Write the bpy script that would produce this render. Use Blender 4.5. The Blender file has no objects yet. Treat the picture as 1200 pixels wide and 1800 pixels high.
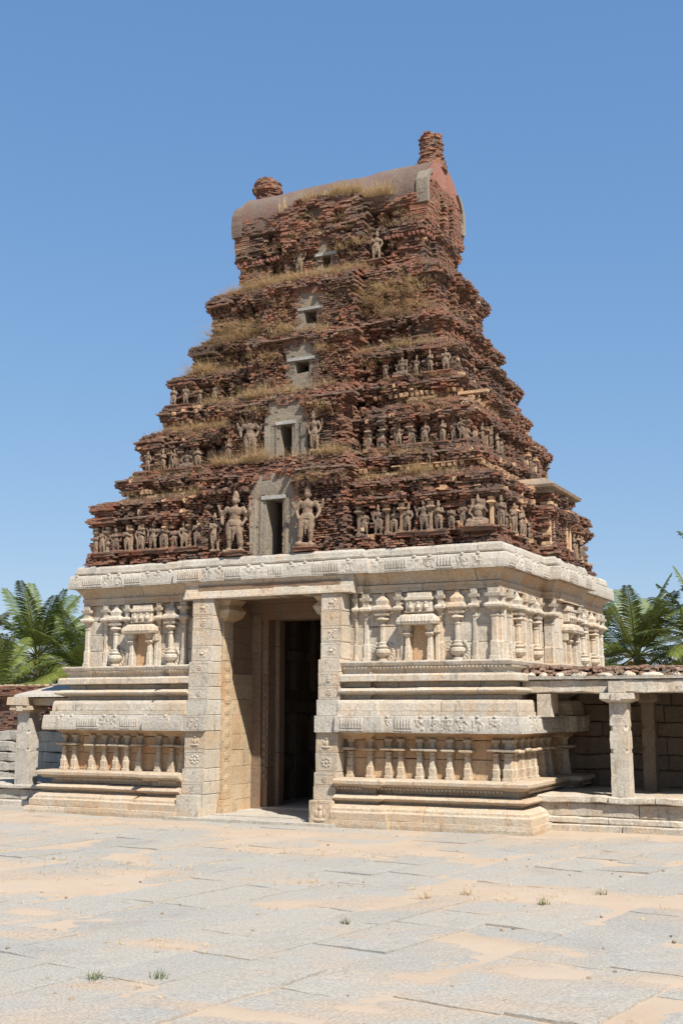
import bpy, math, random
import numpy as np
from mathutils import Vector, Matrix

SC = bpy.context.scene
# ------------------------------------------------------------------ camera, sky, sun
cam = bpy.data.cameras.new('camera'); camo = bpy.data.objects.new('camera', cam)
SC.collection.objects.link(camo); SC.camera = camo
cam.sensor_fit = 'VERTICAL'; cam.sensor_height = 36.0; cam.lens = 2096.05 / 1800 * 36.0
cam.clip_start = 0.1; cam.clip_end = 3000
camo.location = (6.9591, -21.0993, 2.2)
camo.rotation_euler = (math.pi / 2 + 0.1625, 0, 0.4569)

SUN = Vector((1.4, -1.0, 1.98)).normalized()
el = math.asin(SUN.z); az = math.atan2(SUN.x, SUN.y)      # azimuth from +Y, clockwise
W = bpy.data.worlds.new('World'); SC.world = W; W.use_nodes = True
nt = W.node_tree; bg = nt.nodes['Background']
sky = nt.nodes.new('ShaderNodeTexSky'); sky.sky_type = 'NISHITA'; sky.sun_disc = False
sky.sun_elevation = el; sky.sun_rotation = az
sky.altitude = 0; sky.air_density = 1.0; sky.dust_density = 0.15; sky.ozone_density = 4.0
sp = nt.nodes.new('ShaderNodeSeparateColor'); cb = nt.nodes.new('ShaderNodeCombineColor'); nt.links.new(sky.outputs[0], sp.inputs[0])
for k, (gm, gain) in enumerate(((0.70, 1.08), (0.53, 1.61), (0.36, 2.72))):      # flatten the sky's gradient a little, channel by channel
    pw = nt.nodes.new('ShaderNodeMath'); pw.operation = 'POWER'; pw.inputs[1].default_value = gm; nt.links.new(sp.outputs[k], pw.inputs[0])
    mu = nt.nodes.new('ShaderNodeMath'); mu.operation = 'MULTIPLY'; mu.inputs[1].default_value = gain; nt.links.new(pw.outputs[0], mu.inputs[0]); nt.links.new(mu.outputs[0], cb.inputs[k])
nt.links.new(cb.outputs[0], bg.inputs[0]); bg.inputs[1].default_value = 0.085
sl = bpy.data.lights.new('sun', 'SUN'); sl.energy = 5.0; sl.angle = math.radians(0.5); sl.color = (1.0, 0.955, 0.88)
so = bpy.data.objects.new('sun', sl); SC.collection.objects.link(so)
so.rotation_euler = (-SUN).to_track_quat('-Z', 'Y').to_euler()
SC.view_settings.view_transform = 'Standard'; SC.view_settings.look = 'None'
SC.view_settings.gamma = 1.0; SC.view_settings.exposure = 0.78

rng = np.random.default_rng(7); random.seed(7)
CX, CY = -5.07, 3.75            # axis of the tower

# ------------------------------------------------------------------ helpers
def h3(ix, iy, iz, seed=0):
    n = (ix.astype(np.int64) * 374761393 + iy.astype(np.int64) * 668265263 + iz.astype(np.int64) * 2147483647 + seed * 974634777) & 0xffffffff
    n = ((n ^ (n >> 13)) * 1274126177) & 0xffffffff
    n = n ^ (n >> 16)
    return (n & 0xffff) / 32767.5 - 1.0
def vnoise(p, seed=0):
    p = np.asarray(p, float); i = np.floor(p); f = p - i; f = f * f * (3 - 2 * f); i = i.astype(np.int64)
    r = 0
    for dx in (0, 1):
        for dy in (0, 1):
            for dz in (0, 1):
                w = (f[..., 0] if dx else 1 - f[..., 0]) * (f[..., 1] if dy else 1 - f[..., 1]) * (f[..., 2] if dz else 1 - f[..., 2])
                r = r + w * h3(i[..., 0] + dx, i[..., 1] + dy, i[..., 2] + dz, seed)
    return r
def fbm(p, f0=1.0, oct=3, seed=0):
    p = np.asarray(p, float); r = 0; a = 1
    for k in range(oct):
        r = r + a * vnoise(p * f0 * 2 ** k + 17.3 * k, seed + k); a *= 0.5
    return r

class MB:
    """collects geometry for ONE mesh object"""
    def __init__(s): s.v = []; s.f = []; s.r = []; s.n = 0
    def add(s, V, F, rnd=None):
        V = np.asarray(V, float).reshape(-1, 3); rnd = random.random() if rnd is None else rnd
        s.v.append(V)
        for q in F:
            s.f.append(tuple(int(a) + s.n for a in q)); s.r.append(rnd)
        s.n += len(V)
    def box(s, lo, hi, j=0.0, rnd=None):
        x0, y0, z0 = lo; x1, y1, z1 = hi
        V = np.array([[x0,y0,z0],[x1,y0,z0],[x1,y1,z0],[x0,y1,z0],[x0,y0,z1],[x1,y0,z1],[x1,y1,z1],[x0,y1,z1]], float)
        if j: V += rng.uniform(-j, j, V.shape)
        s.add(V, BOXF, rnd)
    def obox(s, c, ax, ay, hx, hy, z0, z1, j=0.0, rnd=None, top=1.0):
        """oriented box: centre c (x,y), unit axes ax, ay (2-D), half sizes"""
        c = np.array(c, float); ax = np.array(ax, float); ay = np.array(ay, float); V = []
        for z, k in ((z0, 1.0), (z1, top)):
            for a, b in ((-1,-1),(1,-1),(1,1),(-1,1)):
                q = c + ax * hx * a * k + ay * hy * b * k; V.append((q[0], q[1], z))
        V = np.array(V)
        if j: V += rng.uniform(-j, j, V.shape)
        s.add(V, BOXF, rnd)
    def loft(s, rings, close=True, cap=True, rnd=None):
        n = len(rings[0]); V = np.concatenate([np.asarray(r, float) for r in rings]); F = []
        for k in range(len(rings) - 1):
            for i in range(n if close else n - 1):
                j = (i + 1) % n; F.append((k*n+i, k*n+j, (k+1)*n+j, (k+1)*n+i))
        if cap: F.append(tuple(range(n))[::-1]); F.append(tuple(range((len(rings)-1)*n, len(rings)*n)))
        s.add(V, F, rnd)
    def build(s, name, mat, parent=None, smooth=False):
        me = bpy.data.meshes.new(name)
        if s.n:
            V = np.concatenate(s.v); lens = np.array([len(q) for q in s.f], np.int32)
            me.vertices.add(len(V)); me.vertices.foreach_set('co', V.astype(np.float32).ravel())
            idx = np.fromiter((i for q in s.f for i in q), np.int32, int(lens.sum()))
            me.loops.add(len(idx)); me.loops.foreach_set('vertex_index', idx)
            me.polygons.add(len(lens)); st = np.zeros(len(lens), np.int32); st[1:] = np.cumsum(lens)[:-1]
            me.polygons.foreach_set('loop_start', st); me.polygons.foreach_set('loop_total', lens)
            me.update(calc_edges=True)
            a = me.attributes.new('rnd', 'FLOAT', 'FACE'); a.data.foreach_set('value', np.array(s.r, np.float32))
            me.validate()
            me.polygons.foreach_set('use_smooth', np.full(len(me.polygons), smooth, bool))
        me.materials.append(mat)
        o = bpy.data.objects.new(name, me); SC.collection.objects.link(o)
        if parent: o.parent = parent
        return o
BOXF = [(3,2,1,0),(4,5,6,7),(0,1,5,4),(1,2,6,5),(2,3,7,6),(3,0,4,7)]
def tag(o, label=None, cat=None, group=None, kind=None):
    if label: o['label'] = label
    if cat: o['category'] = cat
    if group: o['group'] = group
    if kind: o['kind'] = kind
    return o
def empty(name, loc=(0,0,0)):
    o = bpy.data.objects.new(name, None); SC.collection.objects.link(o); o.location = loc; o.empty_display_size = 0.3
    return o
def adopt(child, parent):       # keep the child's world place
    child.parent = parent; child.matrix_parent_inverse = Matrix.Translation(parent.location).inverted()

# ------------------------------------------------------------------ materials
def ramp(nt, fac, stops):
    r = nt.nodes.new('ShaderNodeValToRGB'); cr = r.color_ramp
    while len(cr.elements) < len(stops): cr.elements.new(0.5)
    for e, (p, c) in zip(cr.elements, stops): e.position = p; e.color = (*c, 1)
    nt.links.new(fac, r.inputs[0]); return r.outputs[0]
def noise(nt, co, scale, detail=4, rough=0.6, dist=0.0, stretch=None):
    n = nt.nodes.new('ShaderNodeTexNoise'); n.inputs['Scale'].default_value = scale
    n.inputs['Detail'].default_value = detail; n.inputs['Roughness'].default_value = rough; n.inputs['Distortion'].default_value = dist
    if stretch:
        m = nt.nodes.new('ShaderNodeMapping'); m.inputs['Scale'].default_value = stretch
        nt.links.new(co, m.inputs[0]); co = m.outputs[0]
    nt.links.new(co, n.inputs['Vector']); return n.outputs['Fac']
def mixc(nt, fac, a, b, mode='MIX'):
    m = nt.nodes.new('ShaderNodeMix'); m.data_type = 'RGBA'; m.blend_type = mode
    for sock, val in ((m.inputs[0], fac), (m.inputs[6], a), (m.inputs[7], b)):
        if isinstance(val, (int, float)): sock.default_value = val
        elif isinstance(val, tuple): sock.default_value = (*val, 1)
        else: nt.links.new(val, sock)
    return m.outputs[2]
def mathn(nt, op, a, b=0.5, c=None, clamp=False):
    m = nt.nodes.new('ShaderNodeMath'); m.operation = op; m.use_clamp = clamp
    for k, val in enumerate((a, b) if c is None else (a, b, c)):
        if isinstance(val, (int, float)): m.inputs[k].default_value = val
        else: nt.links.new(val, m.inputs[k])
    return m.outputs[0]
def mapr(nt, v, a, b, c=0.0, d=1.0):
    m = nt.nodes.new('ShaderNodeMapRange'); nt.links.new(v, m.inputs[0])
    for k, x in zip((1, 2, 3, 4), (a, b, c, d)): m.inputs[k].default_value = x
    return m.outputs[0]
def base_mat(name, rough=0.9):
    m = bpy.data.materials.new(name); m.use_nodes = True; t = m.node_tree
    b = t.nodes['Principled BSDF']; b.inputs['Roughness'].default_value = rough
    b.inputs['Specular IOR Level'].default_value = 0.25
    co = t.nodes.new('ShaderNodeTexCoord').outputs['Object']
    at = t.nodes.new('ShaderNodeAttribute'); at.attribute_name = 'rnd'
    return m, t, b, co, at.outputs['Fac']
def bump(t, b, h, strength=0.5, dist=0.02):
    n = t.nodes.new('ShaderNodeBump'); n.inputs['Strength'].default_value = strength; n.inputs['Distance'].default_value = dist
    t.links.new(h, n.inputs['Height']); t.links.new(n.outputs[0], b.inputs['Normal'])

def stone(name, c_lo, c_hi, stain, stain_amt=0.5, stain_z=None, bstr=0.55, dark=0.35, objr=False):
    m, t, b, co, rnd = base_mat(name)
    n1 = noise(t, co, 1.1, 5, 0.6); n2 = noise(t, co, 26, 5, 0.75); n3 = noise(t, co, 2.6, 6, 0.72, 0.6, (1, 1, 0.35))
    c = mixc(t, mapr(t, n1, 0.3, 0.7), c_lo, c_hi)
    f = mapr(t, n3, 0.62 - 0.32 * stain_amt, 0.80 - 0.22 * stain_amt)
    f = mathn(t, 'MULTIPLY', f, mapr(t, rnd, 0, 1, 0.35, 1.0))
    c = mixc(t, f, c, stain)
    c = mixc(t, mapr(t, rnd, 0, 1, 0.0, 0.8), c, mixc(t, 0.5, c, tuple(0.72 * x for x in c_lo)))   # block to block
    g = mapr(t, n2, 0.3, 0.7, 0.66, 1.26)
    cc = t.nodes.new('ShaderNodeCombineColor')
    for k in range(3): t.links.new(g, cc.inputs[k])
    c = mixc(t, 1.0, c, cc.outputs[0], 'MULTIPLY')
    nd = noise(t, co, 5.5, 7, 0.75, 0.4, (1, 1, 0.6))                      # dark lichen and grime
    c = mixc(t, mapr(t, nd, 0.57, 0.72, 0, min(1, dark*1.3)), c, (0.12, 0.10, 0.08))
    ns = noise(t, co, 3.1, 5, 0.7, 0.2, (2.6, 2.6, 0.28))                   # water streaks
    c = mixc(t, mapr(t, ns, 0.56, 0.72, 0, dark), c, (0.20, 0.155, 0.11))
    if objr:
        oi = t.nodes.new('ShaderNodeObjectInfo'); c = mixc(t, mathn(t, 'MULTIPLY', oi.outputs['Random'], 0.75), c, (0.12, 0.088, 0.068))
    t.links.new(c, b.inputs['Base Color'])
    h = mathn(t, 'ADD', mathn(t, 'MULTIPLY', n2, 0.5), noise(t, co, 9, 6, 0.7))
    bump(t, b, h, bstr, 0.03)
    return m
M = {}
M['granite']  = stone('granite', (0.39,0.34,0.27), (0.53,0.48,0.40), (0.55,0.36,0.20), 0.6, dark=0.68)
M['granite_warm'] = stone('granite_warm', (0.40,0.335,0.25), (0.50,0.43,0.335), (0.50,0.30,0.15), 0.68, dark=0.55)
M['granite_orange'] = stone('granite_orange', (0.42,0.30,0.18), (0.51,0.39,0.25), (0.46,0.21,0.085), 0.85, dark=0.5)
M['reveal'] = stone('reveal', (0.40,0.30,0.19), (0.47,0.37,0.245), (0.48,0.26,0.12), 0.6, dark=0.5)
M['granite_grey'] = stone('granite_grey', (0.37,0.335,0.28), (0.49,0.45,0.385), (0.48,0.34,0.21), 0.36, dark=0.75)
M['granite_shaded'] = stone('granite_shaded', (0.15,0.115,0.08), (0.21,0.16,0.11), (0.14,0.08,0.045), 0.5)  # dark copy of the granite, interior shade put into the colour
M['jamb_shaded'] = stone('jamb_shaded', (0.17,0.12,0.08), (0.24,0.175,0.12), (0.30,0.15,0.08), 0.6)  # sooty passage stone, darkened further so its shade sits in the colour
M['ledge'] = stone('ledge', (0.13,0.095,0.075), (0.23,0.175,0.135), (0.26,0.12,0.07), 0.7, bstr=1.0, dark=0.8)
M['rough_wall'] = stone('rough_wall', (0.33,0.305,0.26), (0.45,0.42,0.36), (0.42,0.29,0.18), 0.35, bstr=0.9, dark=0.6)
M['plaster'] = stone('plaster', (0.20,0.17,0.13), (0.26,0.225,0.175), (0.42,0.26,0.14), 0.3, bstr=0.8, dark=0.7)
M['stucco'] = stone('stucco', (0.19,0.155,0.12), (0.36,0.29,0.21), (0.50,0.30,0.16), 0.6, bstr=0.9, dark=0.8)
M['stucco_orange'] = stone('stucco_orange', (0.42,0.27,0.155), (0.48,0.34,0.21), (0.52,0.24,0.10), 0.6, bstr=0.6, dark=0.7)
M['vault'] = stone('vault_plaster', (0.125,0.088,0.070), (0.19,0.145,0.118), (0.16,0.072,0.050), 0.6, bstr=0.7, dark=0.8)
M['red_plaster'] = stone('red_plaster', (0.27,0.115,0.08), (0.33,0.17,0.13), (0.24,0.10,0.07), 0.4, bstr=0.5, dark=0.5)
M['lintel'] = stone('lintel_stone', (0.29,0.28,0.255), (0.38,0.37,0.34), (0.4,0.33,0.25), 0.1)

def brick_mat(name='old_brick', lich=0.85):
    m, t, b, co, rnd = base_mat(name, 0.95)
    n1 = noise(t, co, 0.9, 5, 0.65); n2 = noise(t, co, 30, 4, 0.7, 0, (1, 1, 2.0)); n3 = noise(t, co, 4.0, 6, 0.7)
    nl_ = noise(t, co, 2.3, 4, 0.65)
    fr_ = mathn(t, 'ADD', mathn(t, 'MULTIPLY', rnd, 0.62), mathn(t, 'MULTIPLY', mapr(t, nl_, 0.3, 0.7), 0.38), clamp=True)
    c = ramp(t, fr_, [(0.0, (0.245,0.096,0.058)), (0.2, (0.29,0.115,0.066)), (0.38, (0.18,0.088,0.060)), (0.55, (0.30,0.130,0.076)), (0.7, (0.20,0.115,0.080)), (0.84, (0.33,0.19,0.12)), (0.93, (0.36,0.26,0.17)), (1.0, (0.44,0.36,0.27))])
    f = mapr(t, mathn(t, 'ADD', n3, mathn(t, 'MULTIPLY', n1, 0.8)), 0.80, 1.02)
    c = mixc(t, mathn(t, 'MULTIPLY', f, lich), c, (0.105,0.080,0.064))                   # grey black lichen
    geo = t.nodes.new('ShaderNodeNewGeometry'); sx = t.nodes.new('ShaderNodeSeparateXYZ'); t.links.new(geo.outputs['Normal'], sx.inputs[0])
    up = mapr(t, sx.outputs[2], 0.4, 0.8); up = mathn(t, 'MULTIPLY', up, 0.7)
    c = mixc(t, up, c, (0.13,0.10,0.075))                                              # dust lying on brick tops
    g = mapr(t, n2, 0.25, 0.75, 0.6, 1.35); cc = t.nodes.new('ShaderNodeCombineColor')
    for k in range(3): t.links.new(g, cc.inputs[k])
    c = mixc(t, 1.0, c, cc.outputs[0], 'MULTIPLY')
    t.links.new(c, b.inputs['Base Color'])
    bump(t, b, mathn(t, 'ADD', n2, n3), 0.8, 0.03)
    return m
M['brick'] = brick_mat(); M['brick_red'] = brick_mat('red_brick', 0.3)
M['brick_dust'] = stone('brick_dust', (0.26,0.17,0.12), (0.36,0.27,0.20), (0.24,0.11,0.07), 0.7, bstr=1.0, dark=0.6)
M['figure'] = stone('figure_stucco', (0.145,0.108,0.078), (0.29,0.215,0.15), (0.38,0.21,0.11), 0.8, bstr=1.0, dark=0.9, objr=True)

def simple(name, stops, rough=0.7, trans=0.0, nscale=3.0):
    m, t, b, co, rnd = base_mat(name, rough)
    n = noise(t, co, nscale, 3); f = mathn(t, 'ADD', mathn(t, 'MULTIPLY', rnd, 0.75), mathn(t, 'MULTIPLY', n, 0.25))
    c = ramp(t, f, stops); t.links.new(c, b.inputs['Base Color'])
    if trans:
        tr = t.nodes.new('ShaderNodeBsdfTranslucent'); t.links.new(c, tr.inputs[0])
        mx = t.nodes.new('ShaderNodeMixShader'); mx.inputs[0].default_value = trans
        out = [n_ for n_ in t.nodes if n_.type == 'OUTPUT_MATERIAL'][0]
        t.links.new(b.outputs[0], mx.inputs[1]); t.links.new(tr.outputs[0], mx.inputs[2]); t.links.new(mx.outputs[0], out.inputs[0])
    return m
M['dry_grass'] = simple('dry_grass', [(0.0,(0.32,0.21,0.11)),(0.5,(0.52,0.38,0.21)),(1.0,(0.68,0.54,0.34))], 0.8, 0.25)
M['weed'] = simple('weed', [(0.0,(0.06,0.09,0.025)),(0.6,(0.11,0.14,0.04)),(1.0,(0.22,0.2,0.07))], 0.7, 0.25)
M['palm_leaf'] = simple('palm_leaf', [(0.0,(0.036,0.056,0.014)),(0.4,(0.10,0.130,0.028)),(0.7,(0.20,0.21,0.05)),(1.0,(0.40,0.31,0.12))], 0.42, 0.22)
M['palm_trunk'] = simple('palm_trunk', [(0.0,(0.13,0.10,0.075)),(1.0,(0.26,0.21,0.16))], 0.9)
M['coconut'] = simple('coconut', [(0.0,(0.22,0.13,0.04)),(1.0,(0.35,0.24,0.07))], 0.6)

def paving_mat():
    m, t, b, co, rnd = base_mat('paving_granite', 0.85)
    n1 = noise(t, co, 0.55, 6, 0.65); n2 = noise(t, co, 38, 4, 0.8); n3 = noise(t, co, 7, 6, 0.7); n4 = noise(t, co, 1.3, 7, 0.7, 0.5)
    c = ramp(t, rnd, [(0.0, (0.29,0.278,0.25)), (0.35, (0.315,0.299,0.267)), (0.7, (0.33,0.306,0.264)), (1.0, (0.285,0.271,0.243))])
    sa = t.nodes.new('ShaderNodeAttribute'); sa.attribute_name = 'sandy'; nf = noise(t, co, 16, 6, 0.8); nm = noise(t, co, 2.2, 5, 0.7)
    film = mathn(t, 'ADD', mathn(t, 'MULTIPLY', sa.outputs['Fac'], 1.15), mathn(t, 'ADD', mathn(t, 'MULTIPLY', nf, 0.8), mathn(t, 'MULTIPLY', nm, 0.9)))
    c = mixc(t, mapr(t, n4, 0.40, 0.66, 0, 0.45), c, (0.335,0.28,0.21))                # dust
    c = mixc(t, mapr(t, film, 1.12, 1.62, 0, 0.9), c, (0.375,0.292,0.215))             # sand thinning out over the stone
    c = mixc(t, mapr(t, n1, 0.56, 0.7, 0, 0.4), c, (0.205,0.197,0.182))
    c = mixc(t, mapr(t, n3, 0.60, 0.75, 0, 0.55), c, (0.13,0.115,0.10))
    g = mapr(t, n2, 0.3, 0.7, 0.62, 1.36); cc = t.nodes.new('ShaderNodeCombineColor')
    for k in range(3): t.links.new(g, cc.inputs[k])
    c = mixc(t, 1.0, c, cc.outputs[0], 'MULTIPLY'); t.links.new(c, b.inputs['Base Color'])
    bump(t, b, mathn(t, 'ADD', n2, mathn(t, 'MULTIPLY', n3, 1.5)), 0.5, 0.02)
    return m
M['paving'] = paving_mat()
def sand_mat():
    m, t, b, co, rnd = base_mat('sand', 1.0)
    n1 = noise(t, co, 0.8, 6, 0.7); n2 = noise(t, co, 80, 3, 0.7)
    c = ramp(t, n1, [(0.3, (0.365,0.275,0.195)), (0.55, (0.395,0.31,0.23)), (0.75, (0.37,0.305,0.24))])
    g = mapr(t, n2, 0.2, 0.8, 0.84, 1.12); cc = t.nodes.new('ShaderNodeCombineColor')
    for k in range(3): t.links.new(g, cc.inputs[k])
    c = mixc(t, 1.0, c, cc.outputs[0], 'MULTIPLY'); t.links.new(c, b.inputs['Base Color'])
    bump(t, b, n2, 0.4, 0.01)
    return m
M['sand'] = sand_mat()

# ------------------------------------------------------------------ ground and paving
SPOTS = [(-3.22,-9.02,1.0,.5),(-2.96,-8.35,1.0,.45),(-2.7,-7.34,.9,.4),(-0.54,-7.16,.6,.35),(0.19,-8.79,.5,.25),(0.77,-8.51,.7,.3),(1.27,-8.04,.6,.35),
             (1.63,-7.15,.7,.5),(2.21,-6.76,.8,.5),(2.91,-6.76,.9,.4),(3.6,-6.6,.9,.3),(3.41,-9.92,.45,.22),(2.74,-9.79,.3,.2),(0.29,-11.3,.35,.2),(0.98,-12.79,.4,.22),(0.72,-13.03,.3,.15),
             (3.0,-11.57,.3,.2),(3.78,-10.95,.32,.2),(2.83,-12.7,.42,.16),(2.61,-13.18,.4,.16),(1.88,-13.17,.42,.14),(-1.27,-3.33,1.0,.5),(-.18,-3.62,.7,.4),(-1.66,-4.35,1.3,.5),
             (4.79,-10.8,.3,.2),(-4.2,-8.6,1.2,.6),(-6,-7.5,1.2,.6),(-8.9,-1.9,2.6,.7),(-12,-1.2,2.5,.8),(-7,-1.5,1.4,.4),(-3.6,-2.0,1.5,.35),(0.9,-0.6,.9,.5),(1.7,.3,1.2,.45),(4,.4,2.0,.4),
             (-1.25,-11.58,.4,.16),(4.0,-6.92,.5,.3),(-2.0,-10.4,.4,.2),(6,-8,.8,.4),(-9,-5,1.5,.5)]
def sand_h(X, Y):
    P = np.stack([X, Y, X * 0], -1)
    Z = -0.011 + 0.0045 * fbm(P, 0.55, 4, 3) + 0.0035 * fbm(P, 2.3, 4, 8)
    for a, b, rx, ry in SPOTS: Z = Z + 0.0128 * np.exp(-(((X - a) / rx) ** 2 + ((Y - b) / ry) ** 2))
    return Z + 0.012 * np.exp(-((Y - 0.75) / 0.5) ** 2)
def build_ground():
    mb = MB()
    # fine sand sheet near the tower, reaching between and over the slabs
    x = np.arange(-16, 11.01, 0.05); y = np.arange(-15.5, 1.21, 0.05)
    X, Y = np.meshgrid(x, y); P = np.stack([X, Y, X * 0], -1)
    Z = sand_h(X, Y)
    n = X.shape; V = np.stack([X, Y, Z], -1).reshape(-1, 3)
    idx = np.arange(n[0] * n[1]).reshape(n)
    F = np.stack([idx[:-1,:-1], idx[:-1,1:], idx[1:,1:], idx[1:,:-1]], -1).reshape(-1, 4)
    mb.add(V, F, 0.5)
    # the surrounding ground out to the horizon, just under the near sheet
    R = 900; x0, x1, y0, y1 = -15.95, 10.95, -15.45, 1.15; z = -0.03
    def q(a, b, c, d): mb.add([(a, b, z), (c, b, z), (c, d, z), (a, d, z)], [(0,1,2,3)], 0.5)
    q(-R, -R, R, y0); q(-R, y1, R, R); q(-R, y0, x0, y1); q(x1, y0, R, y1)
    o = mb.build('ground', M['sand'], smooth=True); tag(o, kind='structure')
    # slabs
    mb = MB(); a = math.radians(-9); d1 = np.array([math.sin(-a), math.cos(a)]); d2 = np.array([math.cos(a), -math.sin(-a)])
    u = -22.0
    while u < 14:
        w = random.uniform(0.6, 1.1); v = -20 + random.uniform(0, 1.5)
        while v < 5:
            l = random.uniform(0.8, 2.1)
            c = d2 * (u + w / 2) + d1 * (v + l / 2)
            if -17 < c[0] < 10.5 and -16 < c[1] < 1.0 and math.hypot(c[0]-6.96, c[1]+21.1) > 5:
                g = random.uniform(0.003, 0.010); nx, ny = max(4,int(w/.14)), max(6,int(l/.14)); tilt = rng.normal(0, 0.0042, 3); V = []
                for j in range(ny + 1):
                    for i in range(nx + 1):
                        fx, fy = i / nx * 2 - 1, j / ny * 2 - 1
                        e = rng.uniform(-0.012, 0.004) if (i in (0, nx) or j in (0, ny)) else 0
                        q2 = c + d2 * fx * (w / 2 - g + (e if i in (0, nx) else 0) ) + d1 * fy * (l / 2 - g + (e if j in (0, ny) else 0))
                        edge = 0.006 if (i in (0, nx) or j in (0, ny)) else 0
                        V.append((q2[0], q2[1], tilt[0] + tilt[1] * fx * 1.3 + tilt[2] * fy * 1.3 - edge * random.random() * 0.7 + rng.normal(0, 0.0016)))
                F = [(j*(nx+1)+i, j*(nx+1)+i+1, (j+1)*(nx+1)+i+1, (j+1)*(nx+1)+i) for j in range(ny) for i in range(nx)]
                # skirt
                ring = [i for i in range(nx+1)] + [(j+1)*(nx+1)-1 for j in range(1, ny+1)] + [ny*(nx+1)+i for i in range(nx-1,-1,-1)] + [j*(nx+1) for j in range(ny-1,0,-1)]
                k0 = len(V)
                for r_ in ring: V.append((V[r_][0], V[r_][1], -0.06))
                for k in range(len(ring)): F.append((ring[k], k0+k, k0+(k+1)%len(ring), ring[(k+1)%len(ring)]))
                mb.add(V, F)
            v += l
        u += w
    o = mb.build('stone_paving', M['paving'])
    n_ = len(o.data.vertices); co_ = np.zeros(n_*3, np.float32); o.data.vertices.foreach_get('co', co_); co_ = co_.reshape(-1,3).astype(float)
    at = o.data.attributes.new('sandy', 'FLOAT', 'POINT'); at.data.foreach_set('value', np.clip((sand_h(co_[:,0], co_[:,1]) + .0145)/.0165, 0, 1).astype(np.float32))
    o = o; tag(o, kind='structure')
build_ground()

# ------------------------------------------------------------------ sweeping mouldings round the stone storey
def outward(d): return np.array([d[1], -d[0]])
class Path:
    def __init__(s, pts):
        s.p = [np.array(q, float) for q in pts]; s.seg = []; s.len = [0]
        for a, b in zip(s.p[:-1], s.p[1:]):
            d = b - a; l = np.hypot(*d); s.seg.append(d / l); s.len.append(s.len[-1] + l)
        s.L = s.len[-1]
        s.m = []
        for i in range(len(s.p)):
            if i == 0: m = outward(s.seg[0])
            elif i == len(s.p) - 1: m = outward(s.seg[-1])
            else:
                n1, n2 = outward(s.seg[i-1]), outward(s.seg[i]); m = (n1 + n2) / (1 + n1 @ n2)
            s.m.append(m)
    def at(s, t):
        k = min(max(np.searchsorted(s.len, t, side='right') - 1, 0), len(s.seg) - 1)
        return s.p[k] + s.seg[k] * (t - s.len[k]), outward(s.seg[k])
    def sub(s, a, b, step):
        """samples [(p, m, t)] from a to b with every corner kept"""
        ts = [a] + [l for l in s.len[1:-1] if a < l < b] + [b]; out = []
        for t0, t1 in zip(ts[:-1], ts[1:]):
            n = max(1, int((t1 - t0) / step))
            for i in range(n):
                t = t0 + (t1 - t0) * i / n
                if i == 0 and t0 != a: out.append((s.p[s.len.index(t0)], s.m[s.len.index(t0)], t))
                elif i == 0:
                    if t0 == 0: out.append((s.p[0], s.m[0], t))
                    else: out.append((*s.at(t), t))
                else: out.append((*s.at(t), t))
        p, m = s.at(b - 1e-6); out.append((p, m, b)); return out
def joints(path, lo, hi, keep=0.42):
    t = random.uniform(lo, hi); js = [0.0]
    while t < path.L - 0.4:
        if min(abs(t - l) for l in path.len) > keep: js.append(t); t += random.uniform(lo, hi)
        else: t += 0.15
    return js + [path.L]
def sweep(mb, path, prof, lo=1.1, hi=2.1, jit=0.005, amp=0.006, step=0.12, gap=0.006, seed=0):
    js = joints(path, lo, hi)
    for a, b in zip(js[:-1], js[1:]):
        dz, do, r = rng.normal(0, jit * 0.5), rng.normal(0, jit), random.random()
        S = path.sub(a + (gap if a > 0 else 0), b - (gap if b < path.L else 0), step)
        rings = []
        for p, m, t in S:
            ring = []
            for z, o in prof: q = p + m * (o + do); ring.append((q[0], q[1], z + dz))
            ring = np.array(ring)
            nz = fbm(ring, 5.0, 3, seed) * amp
            ring[:, 0] += m[0] * nz; ring[:, 1] += m[1] * nz; ring[:, 2] += fbm(ring, 4.0, 2, seed + 9) * amp * 0.6
            rings.append(ring)
        mb.loft(rings, close=True, cap=True, rnd=r)
def wallcourse(mb, path, z0, z1, o, back=-0.35, lo=0.6, hi=1.3, jit=0.006, seed=0):
    r = 0.012
    sweep(mb, path, [(z0 + 0.003, back), (z0 + 0.003, o - r), (z0 + r, o), ((z0+z1)/2, o + 0.002), (z1 - r, o), (z1 - 0.003, o - r), (z1 - 0.003, back)], lo, hi, jit, 0.006, 0.16, 0.005, seed)
def bulge(z0, z1, o0, o1, n=7, lip=0.0):
    return [(z0 + (z1 - z0) * k / (n - 1), o0 + (o1 - o0) * math.sin(math.pi * k / (n - 1)) ** 0.8) for k in range(n)]

D = 8.2; WD = 10.14
PL = Path([(-3.34,-.12),(-2.72,-.12),(-2.72,0),(0,0),(0,2.72),(.24,2.72),(.24,5.5),(0,5.5),(0,D),(-WD,D),(-WD,5.5),(-WD-.24,5.5),(-WD-.24,2.72),(-WD,2.72),(-WD,0),(-7.42,0),(-7.42,-.12),(-6.8,-.12)])
PLW_ = None
PLW = Path([(-3.34,0),(0,0),(0,2.9),(.16,2.9),(.16,5.3),(0,5.3),(0,D),(-WD,D),(-WD,5.3),(-WD-.16,5.3),(-WD-.16,2.9),(-WD,2.9),(-WD,0),(-6.8,0)])
PLC = Path([(-7.3,-.12),(-2.8,-.12),(-2.8,0),(0,0),(0,2.72),(.24,2.72),(.24,5.5),(0,5.5),(0,D),(-WD,D),(-WD,5.5),(-WD-.24,5.5),(-WD-.24,2.72),(-WD,2.72),(-WD,0),(-7.3,0)])

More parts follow.
